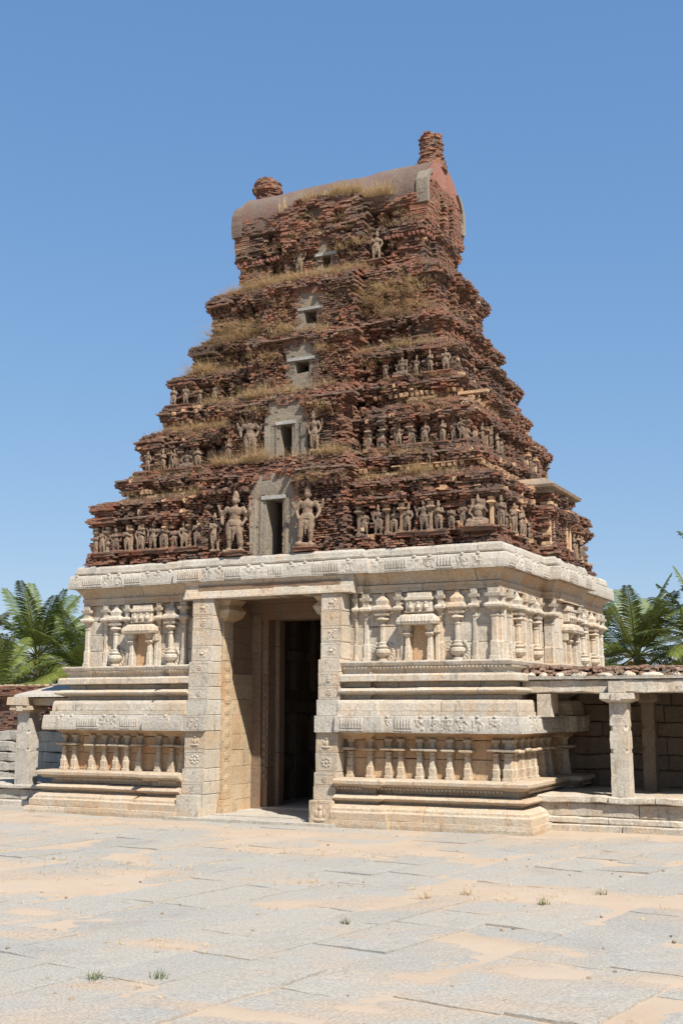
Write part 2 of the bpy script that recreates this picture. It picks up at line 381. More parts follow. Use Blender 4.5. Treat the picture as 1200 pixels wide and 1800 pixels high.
def inset(P_, d): return Path([p - m*d for p, m in zip(P_.p, P_.m)])
PLU = inset(PLW, .25); PLB = inset(PLC, .22); PLT = inset(PLC, .13)
tower = empty('temple_gateway_tower', (CX, CY, 0))
tag(tower, 'tall ruined gateway tower of carved granite below and crumbling red brick storeys above', 'gateway tower')
def part(mb, name, mat, parent=None, smooth=False):
    o = mb.build(name, M[mat] if isinstance(mat, str) else mat, None, smooth)
    if parent is None: adopt(o, tower)
    else: o.parent = parent; o.matrix_parent_inverse = parent_inv(parent)
    return o
def parent_inv(p):
    r = Matrix.Identity(4)
    chain = []
    q = p
    while q: chain.append(q); q = q.parent
    w = Matrix.Identity(4)
    for q in reversed(chain): w = w @ (q.matrix_parent_inverse if q.parent else Matrix.Identity(4)) @ q.matrix_basis if q.parent else Matrix.Translation(q.location)
    return w.inverted()

B = -0.35
# plinth with its rolls
mb = MB()
sweep(mb, PL, [(-0.05,B),(-0.05,.56),(.06,.57),(.135,.56),(.14,.52),(.14,B)], 1.4, 2.6, seed=1)
sweep(mb, PL, [(.145,B),(.145,.50),(.27,.50),(.285,.47),(.30,.45),(.34,.445),(.38,.40),(.41,.33),(.425,.26),(.425,B)], 1.2, 2.4, seed=2)
sweep(mb, PL, [(.43,B),(.43,.25),(.455,.25)] + bulge(.46,.60,.25,.40,9) + [(.605,.24),(.605,B)], 1.2, 2.4, seed=3)
sweep(mb, PL, [(.61,B),(.61,.17),(.715,.17),(.715,B)], 1.0, 1.8, seed=4)
sweep(mb, PL, [(.72,B),(.72,.30),(.76,.34),(.79,.42),(.845,.425),(.865,.41),(.88,.34),(.885,B)], 1.2, 2.4, seed=5)
o_plinth = part(mb, 'moulded_plinth', 'granite_warm')
# lower wall
mb = MB()
wallcourse(mb, PLW, .885, 1.25, -.03, seed=6); wallcourse(mb, PLW, 1.25, 1.60, -.035, seed=7)
sweep(mb, PL, [(1.605,B),(1.605,-.02),(1.64,.0),(1.68,.06),(1.725,.15),(1.725,B)], 0.9, 1.7, seed=8)
part(mb, 'lower_wall', 'granite_orange')
# mid cornice
mb = MB()
sweep(mb, PL, [(1.73,B),(1.75,.20),(1.73,.31),(1.735,.34),(1.78,.345),(1.90,.34),(2.02,.325),(2.042,.315),(2.045,.24),(2.045,B)], 1.3, 2.4, seed=9)
o_mid = part(mb, 'middle_cornice', 'granite_grey')
# upper mouldings
mb = MB()
sweep(mb, PL, [(2.05,B),(2.05,.235),(2.12,.235),(2.122,.205),(2.15,.21),(2.28,.20),(2.33,.18),(2.342,.165),(2.345,.05),(2.345,B)], 1.4, 2.6, seed=10)
sweep(mb, PL, [(2.35,B),(2.35,-.03),(2.43,-.03),(2.43,B)], 1, 2, seed=11)
sweep(mb, PL, [(2.435,B),(2.435,.02),(2.46,.08),(2.49,.17),(2.52,.18),(2.55,.14),(2.575,.06),(2.58,B)], 1.2, 2.4, seed=12)
sweep(mb, PL, [(2.585,B),(2.585,-.06),(2.68,-.06),(2.68,B)], 1, 2, seed=13)
sweep(mb, PL, [(2.685,B),(2.685,.11),(2.70,.135),(2.80,.13),(2.835,.10),(2.84,B)], 1.2, 2.4, seed=14)
sweep(mb, PL, [(2.845,B),(2.845,-.03),(2.90,-.03),(2.94,.02),(2.965,.04),(2.97,B)], 1.2, 2.2, seed=15)
sweep(mb, PL, [(2.975,B),(2.975,.03),(3.0,.055),(3.05,.075),(3.075,.07),(3.085,.0),(3.085,B)], 1.2, 2.4, seed=16)
part(mb, 'upper_mouldings', 'granite')
# upper wall
mb = MB()
zz = [3.09, 3.42, 3.76, 4.08, 4.42]
for k in range(4): wallcourse(mb, PLU, zz[k], zz[k+1], -.012 * k, back=-.3, lo=.5, hi=1.25, seed=20+k)
part(mb, 'upper_wall', 'granite')
# lintel band, running across the door
mb = MB()
sweep(mb, PLB, [(4.425,-.3),(4.425,0),(4.50,0),(4.505,.02),(4.57,.025),(4.575,-.3)], 1.0, 2.4, amp=.004, seed=30)
sweep(mb, PLB, [(4.58,-.3),(4.58,0),(4.64,.01),(4.70,.05),(4.76,.11),(4.80,.13),(4.80,-.3)], 1.0, 2.2, seed=31)
part(mb, 'lintel_band', 'granite_warm')
mb = MB()
sweep(mb, PLC, [(4.805,-.5),(4.81,-.12),(4.79,-.02),(4.79,.025),(4.83,.03),(4.95,.025),(5.05,.005),(5.078,-.015),(5.085,-.08),(5.085,-.5)], 1.3, 2.4, seed=32)
o_top = part(mb, 'top_cornice', 'granite_grey')
mb = MB()
sweep(mb, Path([(-7.02,0),(-3.12,0)]), [(4.425,-.3),(4.425,.14),(4.435,.165),(4.48,.16),(4.49,.115),(4.58,.095),(4.59,.075),(4.72,.055),(4.785,.10),(4.785,-.3)], 1.5, 2.2, jit=.002, amp=.006, seed=34)
part(mb, 'door_lintel', 'granite')
mb = MB()
sweep(mb, PLT, [(5.09,-.3),(5.09,.0),(5.12,.04),(5.15,.045),(5.16,.02),(5.24,.01),(5.29,-.02),(5.30,-.3)], 1.2, 2.2, jit=.012, amp=.012, seed=33)
part(mb, 'cap_course', 'granite_grey')
# deck that carries the brickwork
mb = MB(); mb.box((-WD+.3,.3,4.9),(-.3,D-.3,5.28)); part(mb, 'stone_deck', 'granite_grey')
# inner masonry: two blocks, ceiling
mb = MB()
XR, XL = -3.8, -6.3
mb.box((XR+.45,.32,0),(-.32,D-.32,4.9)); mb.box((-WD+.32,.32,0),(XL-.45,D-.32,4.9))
part(mb, 'rubble_core', 'granite_shaded')

# door jambs : stacked carved blocks whose face follows the mouldings
def relief(mb, x0, x1, y, z0, z1, kind, rnd):
    """carved panel on a front face: raised rim with a figure or flower inside"""
    t = 0.012; d = 0.004
    mb.box((x0, y-d, z0), (x1, y, z0+t), 0.002, rnd); mb.box((x0, y-d, z1-t), (x1, y, z1), 0.002, rnd)
    mb.box((x0, y-d, z0+t), (x0+t, y, z1-t), 0.002, rnd); mb.box((x1-t, y-d, z0+t), (x1, y, z1-t), 0.002, rnd)
    cx, cz = (x0+x1)/2, (z0+z1)/2; r = min(x1-x0, z1-z0)/2 - t - .02
    def dome(ax, az, rx, rz, h):
        n = 10; rings = []
        h *= .62
        for f, hh in ((1, 0), (.8, .6), (.45, .92), (.1, 1)):
            rings.append([(ax+rx*f*math.cos(2*math.pi*i/n), y-h*hh, az+rz*f*math.sin(2*math.pi*i/n)) for i in range(n)])
        mb.loft(rings, rnd=rnd)
    if kind == 0:      # seated figure
        dome(cx, cz-r*.15, r*.38, r*.5, .035); dome(cx, cz+r*.62, r*.24, r*.28, .035); dome(cx-r*.1, cz-r*.72, r*.85, r*.22, .035)
        dome(cx+r*.5, cz+r*.05, r*.16, r*.45, .025); dome(cx-r*.5, cz, r*.16, r*.42, .025)
    elif kind == 1:    # flower
        dome(cx, cz, r*.3, r*.3, .03)
        for k in range(8): dome(cx+r*.65*math.cos(k*math.pi/4), cz+r*.65*math.sin(k*math.pi/4), r*.24, r*.24, .025)
    elif kind == 2:    # diagonal lattice
        for k in range(5): dome(cx+(k-2)*r*.38, cz+(k-2)*r*.38, r*.2, r*.2, .025)
        for k in (-1, 1): dome(cx+k*r*.5, cz-k*r*.5, r*.25, r*.25, .025)
    else:              # animal
        dome(cx, cz, r*.7, r*.32, .035); dome(cx+r*.65, cz+r*.35, r*.25, r*.28, .03)
        for k in (-.5,-.1,.35,.6): dome(cx+r*k, cz-r*.5, r*.09, r*.35, .02)
lev = [(0.0,.47,.60,'granite'),(.475,.72,.42,'granite'),(.725,.98,.40,'granite'),(.985,1.35,.33,'granite'),(1.355,1.725,.33,'granite_warm'),(1.73,2.045,.40,'granite_grey'),
       (2.05,2.35,.30,'granite_grey'),(2.355,2.62,.24,'granite'),(2.625,2.88,.24,'granite'),(2.885,3.13,.22,'granite'),(3.135,3.46,.13,'granite'),(3.465,3.78,.13,'granite'),(3.785,4.07,.12,'granite'),(4.075,4.42,.12,'granite')]
for side in (0, 1):
    x0, x1 = ((-3.8,-3.34) if side == 0 else (-6.8,-6.3))
    jr = empty('door_jamb', ((x0+x1)/2, -.1, 0)); adopt(jr, tower)
    for k, (z0, z1, o, mt) in enumerate(lev):
        b = MB(); r = random.random(); dx = rng.uniform(-.006,.006)
        # a block that runs back into the passage as its side wall
        xa, xb = x0+dx, x1+dx; n = 8
        yy = np.linspace(-o, 0.5, n); rings = []
        for yv in yy:
            ring = np.array([(xa+.01,yv,z0),(xb-.01,yv,z0),(xb,yv,z0+.012),(xb,yv,z1-.012),(xb-.01,yv,z1),(xa+.01,yv,z1),(xa,yv,z1-.012),(xa,yv,z0+.012)])
            ring[:,0] += fbm(ring, 3, 2, 5) * .005; rings.append(ring)
        b.loft(rings, rnd=r)
        if not (k in (1, 5, 6, 9, 12) if side == 0 else k in (0, 2, 6, 8, 11)): relief(b, xa+.03, xb-.03, -o-.001, z0+.03, z1-.03, [0,2,1,1,0,2,2,1,0,1,3,2,1,3][k], r)
        ob = b.build('carved_block', M[mt]); ob.parent = jr; ob.matrix_parent_inverse = Matrix.Translation(jr.location).inverted() if False else Matrix.Translation((-(x0+x1)/2, .1, 0))
# passage side walls, inner frame, chamber
def side_wall(name, x, sgn, y0, y1, z0, z1, mat, ch=.36):
    b = MB(); z = z0; k = 0
    while z < z1 - .1:
        h = min(random.uniform(ch*.85, ch*1.15), z1 - z); y = y0
        while y < y1 - .02:
            l = min(random.uniform(.4, .8), y1 - y)
            if y1 - y - l < .2: l = y1 - y
            d = rng.uniform(-.006, .008)
            b.box((min(x + sgn*d, x - sgn*.4), y+.003, z+.003), (max(x + sgn*d, x - sgn*.4), y+l-.003, z+h-.003), .003); y += l
        z += h
    return part(b, name, mat)
for x_, g_ in ((XL, 1), (XR, -1)):
    side_wall('passage_wall', x_, g_, .5, 2.2, 0, 2.9, 'reveal'); side_wall('passage_wall_top', x_, g_, .5, 2.2, 2.9, 4.9, 'jamb_shaded')  # upper wall: plaster remains, plus passage shade darkened into the colour
def block_stack(b, x0, x1, y0, y1, z0, z1, j=.006, h=.38):
    z = z0
    while z < z1 - .05:
        hh = min(random.uniform(h*.8, h*1.2), z1-z)
        d = rng.uniform(-j, j, 2); b.box((x0+d[0], y0+d[1], z+.003), (x1+d[0], y1+d[1], z+hh-.003), .003); z += hh
for sx, xx in ((1, XL), (-1, XR)):                     # pilaster strip carved with scrolls, then the frame
    b = MB(); a0, a1 = sorted((xx+.008*sx, xx+.055*sx))
    block_stack(b, a0, a1, .22, .58, .35, 4.2)
    for k in range(16):
        zc = .55 + k*.225
        ring = [[(xx+sx*(.055+h_), .40+r_*.13*math.cos(t*math.pi/4), zc+r_*.09*math.sin(t*math.pi/4)) for t in range(8)] for r_, h_ in ((1,0),(.8,.008),(.45,.009),(.3,.014),(.1,.014))]
        b.loft(ring)
    a0, a1 = sorted((xx+.01*sx, xx+.14*sx)); b.box((a0,.12,.0),(a1,.68,.22),.004); b.box((a0,.16,.225),(a1-.02,.64,.345),.004)
    rs = [[(xx+sx*d_*q_[0]+.002*sx, .40+hw*q_[1], z_) for q_ in ((0,-1),(1,-1),(1,1),(0,1))] for z_, hw, d_ in ((3.98,.18,.08),(4.05,.30,.2),(4.2,.34,.28),(4.3,.26,.2),(4.42,.30,.3))]
    b.loft(rs)
    part(b, 'passage_pilaster', 'reveal')
    b = MB(); a0, a1 = sorted((xx-.3*sx, xx+.36*sx)); block_stack(b, a0, a1, 1.55, 1.85, .06, 4.25, .004, .9)
    a0, a1 = sorted((xx-.3*sx, xx+.22*sx)); block_stack(b, a0, a1, 1.48, 1.545, .06, 4.25, .003, .9)
    a0, a1 = sorted((xx-.3*sx, xx+.46*sx)); block_stack(b, a0, a1, 1.87, 2.1, .06, 4.25, .004, 1.1)
    for k in range(14): b.box((min(xx+.24*sx,xx+.33*sx),1.52,.7+k*.16),(max(xx+.24*sx,xx+.33*sx),1.549,.8+k*.16),.004)
    part(b, 'inner_door_jamb', 'jamb_shaded')
b = MB(); b.box((XL-.3,1.5,4.08),(XR+.3,2.1,4.42),.004); b.box((XL-.3,1.42,4.25),(XR+.3,1.498,4.42),.003); part(b, 'inner_lintel', 'jamb_shaded')
b = MB()
for k in range(4): b.box((XL-.4,-.08+k*.62,4.425+ (k%2)*.02),(XR+.4,.53+k*.62,4.7),.003)
b.box((XL-.6,2.1,4.6),(XR+.6,7.6,4.85)); part(b, 'passage_ceiling', 'jamb_shaded')
b = MB()                                               # chamber behind the frame
for z, hh in ((0,.8),(.8,.35),(1.15,.9),(2.05,.3),(2.35,.25),(2.6,.9),(3.5,1.1)):
    pr = {.35:.16,.3:.2,.25:.1}.get(hh, 0)
    b.box((-6.75+pr-.3 if False else -7.05,2.12,z+.004),(-6.62+pr,7.4,z+hh-.004),.004)
for yy_ in (2.9,3.9,4.9,5.9):
    b.box((-6.62,yy_-.16,.0),(-6.44,yy_+.16,2.05),.006); b.box((-6.62,yy_-.28,1.8),(-6.36,yy_+.28,2.04),.006); b.box((-6.62,yy_-.13,2.6),(-6.46,yy_+.13,4.5),.006); b.box((-6.62,yy_-.25,3.3),(-6.4,yy_+.25,3.5),.006)
b.box((-3.5,2.12,0),(-3.2,7.4,4.6)); b.box((-7.05,7.4,0),(-3.2,7.7,4.9))  # rear end closed by an added wall that keeps outside light out
part(b, 'inner_chamber', 'granite_shaded')
b = MB()
b.box((-6.95,-.78,-.04),(-3.2,-.1,.055),.006); b.box((-6.5,-.1,-.04),(-3.6,1.5,.075),.004); b.box((-6.5,1.5,-.04),(-3.6,7.4,.12),.004)
part(b, 'door_sill', 'granite_grey')

# ---- scalloped edges and rows of beads
def edge_teeth(name, z, o, w, h, mat, path=PL, step=.075, skip=(), parent=None):
    b = MB(); t = step
    while t < path.L - step:
        if min(abs(t-l) for l in path.len) > w*.6 and (t < path.len[9] or t > path.len[14]):
            p, n = path.at(t); ax = np.array([-n[1], n[0]]); c = p + n*(o - .02)
            V = []
            for dd in (-.02, .022):
                for q in ((-w/2, 0), (w/2, 0), (w*.3, -h*.7), (0, -h), (-w*.3, -h*.7)):
                    e = c + ax*q[0] + n*dd; V.append((e[0], e[1], z+q[1]))
            b.add(V, [(0,1,2,3,4),(9,8,7,6,5)] + [(i,5+i,5+(i+1)%5,(i+1)%5) for i in range(5)], .4)
        t += step
    return part(b, name, mat)
edge_teeth('scalloped_edge', .722, .33, .06, .045, 'granite_warm')
edge_teeth('scalloped_edge', 2.978, .035, .06, .04, 'granite')
edge_teeth('tooth_row', .43, .30, .045, .03, 'granite_warm', step=.06)
edge_teeth('tooth_row', 2.84, .06, .045, .03, 'granite', step=.06)
# ---- carving on the two cornices: fluted panels and medallions with little crests
def carve(b, p, n, z0, z1, o, kind, w, rnd):
    ax = np.array([-n[1], n[0]])
    def P(u, z, d): q = p + ax*u + n*(o+d); return (q[0], q[1], z)
    h = z1 - z0
    if kind == 'flute':
        k = max(3, int(w/.055)); s = w/k
        V = [P(-w/2-.01,z0,0),P(w/2+.01,z0,0),P(w/2+.01,z0+.03,0),P(-w/2-.01,z0+.03,0)]; V += [tuple(np.array(v)+np.array([n[0],n[1],0])*.016) for v in V]
        b.add(V, BOXF, rnd)
        for i in range(k):
            u = -w/2 + s*(i+.5); rings = []
            for zz_, d_ in ((z0+.035,.0),(z0+.05,.026),(z0+h*.6,.028),(z1-.02,.014),(z1,.0)):
                rings.append([P(u-s*.42,zz_,-.01),P(u-s*.25,zz_,d_),P(u+s*.25,zz_,d_),P(u+s*.42,zz_,-.01)])
            b.loft(rings, rnd=rnd)
    else:
        nu, nv = 13, 9; off = random.uniform(0, 90); V = []
        for a in range(nv):
            for c_ in range(nu):
                fu, fv = c_/(nu-1)*2-1, a/(nv-1)*2-1
                rim_ = max(0, 1-max(abs(fu)**3, abs(fv)**4)); q_ = vnoise(np.array([[fu*w*13+off, fv*h*13, 0]]))[0]; swirl = math.sin(9*math.hypot(fu*w/h, fv)*1.2 + 3*math.atan2(fv, fu+.01) + off)
                V.append(P(fu*w/2, (z0+z1)/2+fv*h/2, -.012 + rim_**.3*(.018 + .004*swirl + .015*q_)))
        b.add(V, [(a*nu+c_, a*nu+c_+1, (a+1)*nu+c_+1, (a+1)*nu+c_) for a in range(nv-1) for c_ in range(nu-1)], rnd)
        rr = .035
        b.loft([[P(rr*f*math.cos(q*math.pi/3), z1+.03+rr*f*math.sin(q*math.pi/3), d) for q in range(6)] for f, d in ((1,-.05),(1,.0),(.3,.012))], rnd=rnd)
def cornice_carving(path, z0, z1, o, seed, parent_o, wm):
    random.seed(seed); t = .12; k = 0
    while t < path.L - .2:
        kind = ('flute','medal','medal')[k % 3] if random.random() < .8 else 'medal'
        w = random.uniform(.30,.62) if kind == 'flute' else wm
        if min(abs(t+w/2-l) for l in path.len) > w/2+.02 and (t < path.len[7] or t > path.len[14]):
            p, n = path.at(t+w/2); b = MB(); carve(b, p, n, z0, z1, o, kind, w, random.random()); k += 1; t += w + random.uniform(.01,.05)
            part(b, 'fluted_panel' if kind == 'flute' else 'carved_medallion', 'granite_grey', parent_o)
        else: t += .07
cornice_carving(PL, 1.765, 2.0, .338, 3, o_mid, .25)
cornice_carving(PLC, 4.82, 5.04, .022, 5, o_top, .27)
random.seed(11)

# ---- pilasters
def lp(b, c, n, secs, rnd=None, back=.12):
    """loft of rectangular sections (z, half width, depth in front of c) standing against a wall; n outward"""
    ax = np.array([-n[1], n[0]]); rings = []
    for z, hw, d in secs:
        ch = min(.018, hw*.3)
        ring = []
        for u, e in ((-hw,-back),(-hw,d-ch),(-hw+ch,d),(hw-ch,d),(hw,d-ch),(hw,-back)):
            q = c + ax*u + n*e; ring.append((q[0], q[1], z))
        rings.append(ring)
    b.loft(rings, rnd=rnd)
def low_pilaster(c, n, hw=.052, z0=.885, z1=1.6, mat='granite_warm', sc=1.0):
    c = np.array(c, float); n = np.array(n, float); b = MB(); r = random.random(); H = z1 - z0; z = lambda f: z0 + H*f
    j = lambda a: a*(1+rng.uniform(-.05,.05))
    hv = rng.uniform(-.015,.015)
    lp(b, c, n, [(z(0),hw*1.55,.11),(z(.06),hw*1.55,.11),(z(.07),hw*1.3,.09),(z(.28),hw*1.35,.095),(z(.30),hw*1.2,.08),(z(.55),hw*.95,.065),(z(.555),hw*1.15,.08),(z(.58),hw*1.15,.08),(z(.585),hw*.95,.065),(z(.66),hw*.95,.065),(z(.68),hw*1.35,.10),(z(.70),hw*1.0,.07)], r)
    lp(b, c, n, [(z(.70)+hv,hw*1.2,.09),(z(.72)+hv,hw*2.2,.16),(z(.725)+hv,hw*2.6,.185),(z(.76)+hv,hw*2.65,.19),(z(.785)+hv,hw*2.3,.17),(z(.79)+hv,hw*.9,.05),(z(.93),hw*.85,.04),(z(.94),hw*1.5,.05),(z(1.02),hw*1.6,.08)], r)
    ax = np.array([-n[1], n[0]])
    for k in range(6):                                # scalloped lip under the hood
        q = c + ax*hw*(-2.15+.86*k) + n*.165; b.obox(q, ax, n, hw*.25, .012, z(.722), z(.75), 0, r)
    return part(b, 'pilaster', mat)
lowR = [-3.54+.28, -3.15+.1, -2.79, -2.4, -2.15, -1.77, -1.51, -1.17, -0.82, -0.27]
for x in [-3.2, -2.79, -2.4, -2.15, -1.77, -1.51, -1.17, -0.82, -0.27]: low_pilaster((x,.0), (0,-1))
low_pilaster((-.04,.0), (0,-1), .075)
for x in [-10.1,-9.82,-9.35,-9.03,-8.72,-8.45,-8.12,-7.64,-7.31,-7.05]: low_pilaster((x,.0), (0,-1))
for y in [.12,.55,.95,1.3,1.85,2.3,3.0,3.5,4.1,4.7,5.2,5.9,6.5,7.2,7.8]: low_pilaster((.0+(.16 if 2.9<y<5.3 else 0),y), (1,0))
for y in [.3,1.2,2.3,3.2,5.0,6,7.6]: low_pilaster((-WD-.03-(.16 if 2.9<y<5.3 else 0),y), (-1,0))

def tall_pilaster(c, n, hw=.06, z0=3.09, z1=4.42, mat='granite', d0=.0):
    c = np.array(c, float); n = np.array(n, float); b = MB(); r = random.random(); H = z1-z0; z = lambda f: z0+H*f; hw *= .82; n0 = n; c = c - n*.03
    lp(b, c, n, [(z(0),hw*1.35,.075+d0),(z(.05),hw*1.35,.075+d0),(z(.055),hw*1.1,.06+d0),(z(.24),hw*1.1,.06+d0),(z(.27),hw*.8,.05+d0),(z(.60),hw*.78,.045+d0),(z(.61),hw*.95,.06+d0),(z(.635),hw*.95,.06+d0),(z(.64),hw*.75,.045+d0),(z(.68),hw*.8,.05+d0),(z(.70),hw*1.15,.08+d0)], r)
    lp(b, c, n, [(z(.70),hw*1.0,.07+d0),(z(.725),hw*1.6,.11+d0),(z(.74),hw*2.1,.14+d0),(z(.765),hw*2.2,.145+d0),(z(.79),hw*1.8,.12+d0),(z(.80),hw*1.25,.08+d0),(z(.83),hw*1.2,.08+d0),(z(.88),hw*1.3,.1+d0),(z(.885),hw*2.0,.11+d0),(z(.93),hw*2.1,.13+d0),(z(.935),hw*1.3,.09+d0),(z(1.0),hw*1.4,.10+d0)], r)
    return part(b, 'pilaster', mat)
def lathe(b, c, prof, n=14, rnd=None, sq=0):
    rings = []
    for z, r in prof:
        rings.append([(c[0]+r*math.cos(2*math.pi*(i+.5)/n), c[1]+r*math.sin(2*math.pi*(i+.5)/n), z) for i in range(n)])
    b.loft(rings, rnd=rnd)
def urn_pillar(c, n, mat='granite'):
    """pot overflowing with leaves, slim shaft, capital and a little shrine top"""
    c = np.array(c, float); n = np.array(n, float); r = random.random(); c = c - n*.045; q = c + n*.07; b = MB()
    lathe(b, q, [(3.09,.10),(3.13,.10),(3.14,.06),(3.17,.07),(3.20,.125),(3.25,.155),(3.30,.15),(3.33,.11),(3.345,.13),(3.365,.14),(3.375,.10),(3.40,.09)], 14, r)
    lathe(b, q, [(3.40,.085),(3.44,.095),(3.46,.062),(3.76,.058),(3.77,.075),(3.79,.075),(3.80,.055),(3.85,.06),(3.87,.10),(3.89,.14),(3.92,.13),(3.93,.09),(3.96,.085)], 8, r)
    lp(b, c, n, [(3.955,.09,.13),(3.97,.15,.17),(4.01,.16,.18),(4.012,.12,.15),(4.05,.12,.15)], r)
    lp(b, c, n, [(4.05,.17,.17),(4.085,.19,.2),(4.13,.185,.195),(4.17,.15,.17),(4.18,.12,.14),(4.26,.13,.15),(4.30,.10,.13),(4.34,.05,.1),(4.37,.045,.09),(4.42,.035,.07)], r)
    o = part(b, 'urn_pillar', mat)
    b = MB(); ax = np.array([-n[1], n[0]])
    for s in (-1, 1):                                  # leaf scrolls falling over the pot
        for k in range(7):
            a = k/6; u = s*(.13+.075*math.sin(a*math.pi)); zc = 3.42-.30*a; e = c + ax*u + n*(.03)
            b.loft([[tuple(np.append(e + ax*rr*math.cos(t*math.pi/3) + n*d_, zc+rr*1.2*math.sin(t*math.pi/3))) for t in range(6)] for rr, d_ in ((.045,-.05),(.04,.02),(.012,.035))], rnd=r)
    part(b, 'leaf_scroll', mat, o)
    return o
YW = .24                                               # face of the upper wall behind Y=0
upR = [-3.2,-2.98,-2.28,-1.41,-.73]; urR = [-2.62,-1.07]
for x, hw in ((-3.2,.04),(-2.98,.075),(-2.28,.06),(-1.41,.06),(-.73,.065)): tall_pilaster((x,YW), (0,-1), hw)
tall_pilaster((-.33,YW), (0,-1), .10, d0=.05)
for x in urR: urn_pillar((x,YW), (0,-1))
for x, hw in ((-9.8,.08),(-9.29,.065),(-8.71,.06),(-7.88,.06)): tall_pilaster((x,YW), (0,-1), hw)
tall_pilaster((-7.22,YW), (0,-1), .08, d0=.05)
for x in (-9.0,-7.56): urn_pillar((x,YW), (0,-1))
XW = -.24
for y, hw, e in ((.34,.09,0),(.82,.05,0),(1.75,.05,0),(2.12,.055,0),(2.72,.06,0),(3.12,.09,.16),(5.10,.09,.16),(5.72,.06,0),(6.35,.055,0),(7.45,.06,0),(7.86,.09,0)): tall_pilaster((XW+e,y), (1,0), hw, d0=.02)
for y in (1.26,2.42,6.05,6.95): urn_pillar((XW,y), (1,0))
for y in (.5,2,3.2,5,6.2,7.7): tall_pilaster((-WD+.24-(.16 if 2.9<y<5.3 else 0),y), (-1,0), .08)

def niche(c, n, mat='granite'):
    """shrine niche: small pilasters, hooded roof, panel of three urns above, recess between"""
    c = np.array(c, float); n = np.array(n, float); ax = np.array([-n[1], n[0]]); r = random.random()
    root = empty('wall_niche', (c[0], c[1], 2.85)); adopt(root, tower)
    def put(b, nm, m_):
        o = b.build(nm, M[m_]); o.parent = root; o.matrix_parent_inverse = Matrix.Translation((-c[0], -c[1], -2.85)); return o
    b = MB()
    for s in (-1, 1):
        q = c + ax*s*.23
        lp(b, q, n, [(2.86,.075,.16),(3.10,.075,.16),(3.105,.06,.14),(3.35,.055,.13),(3.36,.045,.12),(3.55,.045,.12),(3.57,.07,.15),(3.60,.08,.17),(3.63,.06,.13),(3.66,.05,.12),(3.70,.075,.16),(3.76,.08,.17)], r)
        q = c + ax*s*.36; lp(b, q, n, [(3.09,.045,.06),(3.6,.04,.05),(3.62,.065,.1),(3.76,.07,.11)], r)
    put(b, 'frame', mat)
    b = MB()
    lp(b, c, n, [(3.76,.30,.18),(3.78,.40,.24),(3.83,.42,.25),(3.90,.40,.23),(3.95,.33,.18),(3.97,.31,.16)], r)
    for k in range(9): lp(b, c + ax*(-.28+.07*k), n, [(3.83,.025,.262),(3.93,.02,.235)], r, back=-.1)
    put(b, 'hood', mat)
    b = MB(); lp(b, c, n, [(4.0,.28,.10),(4.03,.30,.12),(4.04,.27,.10),(4.24,.27,.09),(4.25,.30,.12),(4.30,.30,.12),(4.31,.26,.08),(4.40,.26,.06)], r)
    for k in (-1,0,1): lathe(b, c + n*.105 + ax*k*.16, [(4.06,.03),(4.10,.055),(4.14,.05),(4.16,.025),(4.20,.035),(4.215,.012)], 8, r)
    put(b, 'urn_panel', mat)
    b = MB(); lp(b, c, n, [(2.86,.16,.012),(3.1,.16,.012),(3.3,.15,.012),(3.45,.16,.012),(3.76,.15,.012)], r); put(b, 'recess', 'granite_orange')
niche((-1.84,YW), (0,-1)); niche((-8.3,YW), (0,-1)); niche((XW+.16,4.35), (1,0)); niche((-WD+.08,4.1), (-1,0))

# ------------------------------------------------------------------ brick storeys
PW = [(5.30,4.84),(5.36,4.86),(5.42,4.86),(5.43,4.74),(5.50,4.80),(5.58,4.80),(5.60,4.72),(6.16,4.72),(6.18,4.76),(6.24,4.84),(6.36,4.84),(6.42,4.74),(6.48,4.72),(6.55,4.80),(6.66,4.80),(6.74,4.60),(6.82,4.38),(6.88,4.24),(6.96,4.18),(7.03,4.20),(7.05,4.30),(7.20,4.38),(7.28,4.34),(7.34,4.24),(7.40,4.12),(7.44,4.14),(7.50,4.12),(7.52,3.98),(7.98,3.98),(8.0,4.04),(8.06,4.10),(8.2,4.10),(8.26,4.0),(8.34,4.02),(8.4,3.90),(8.48,3.72),(8.56,3.58),(8.68,3.54),(8.72,3.56),(8.75,3.68),(8.92,3.74),(9.0,3.70),(9.08,3.60),(9.12,3.50),(9.56,3.50),(9.58,3.56),(9.66,3.62),(9.76,3.58),(9.84,3.44),(9.92,3.26),(10.0,3.16),(10.36,3.14),(10.38,3.20),(10.48,3.26),(10.6,3.20),(10.68,3.08),(10.8,2.96),(10.92,2.86),(11.5,2.84),(11.54,2.90),(11.62,2.98),(11.78,2.98),(11.88,2.90),(11.96,2.76),(12.04,2.60),(12.1,2.48),(12.14,2.38),(12.8,2.38),(12.84,2.42),(12.9,2.47),(13.0,2.47),(13.08,2.42),(13.12,2.38),(14.2,2.38)]
PC = [(5.30,5.0),(5.45,5.0),(5.47,4.93),(6.70,4.93),(6.72,5.0),(6.85,5.08),(6.98,5.10),(7.1,5.0),(7.3,4.8),(7.44,4.6),(7.48,4.44),(8.4,4.44),(8.44,4.52),(8.6,4.58),(8.72,4.54),(8.9,4.3),(9.02,4.05),(9.1,3.80),(10.05,3.80),(10.1,3.88),(10.25,3.92),(10.36,3.82),(10.5,3.55),(10.6,3.40),(11.35,3.38),(11.4,3.44),(11.6,3.52),(11.74,3.42),(11.9,3.1),(12.05,2.8),(12.12,2.66),(12.7,2.62),(12.8,2.8),(12.95,2.84),(13.1,2.66),(13.3,2.60),(13.7,2.62),(14.0,2.58),(14.2,2.5)]
def interp(T, z): return float(np.interp(z, [a for a, _ in T], [b for _, b in T]))
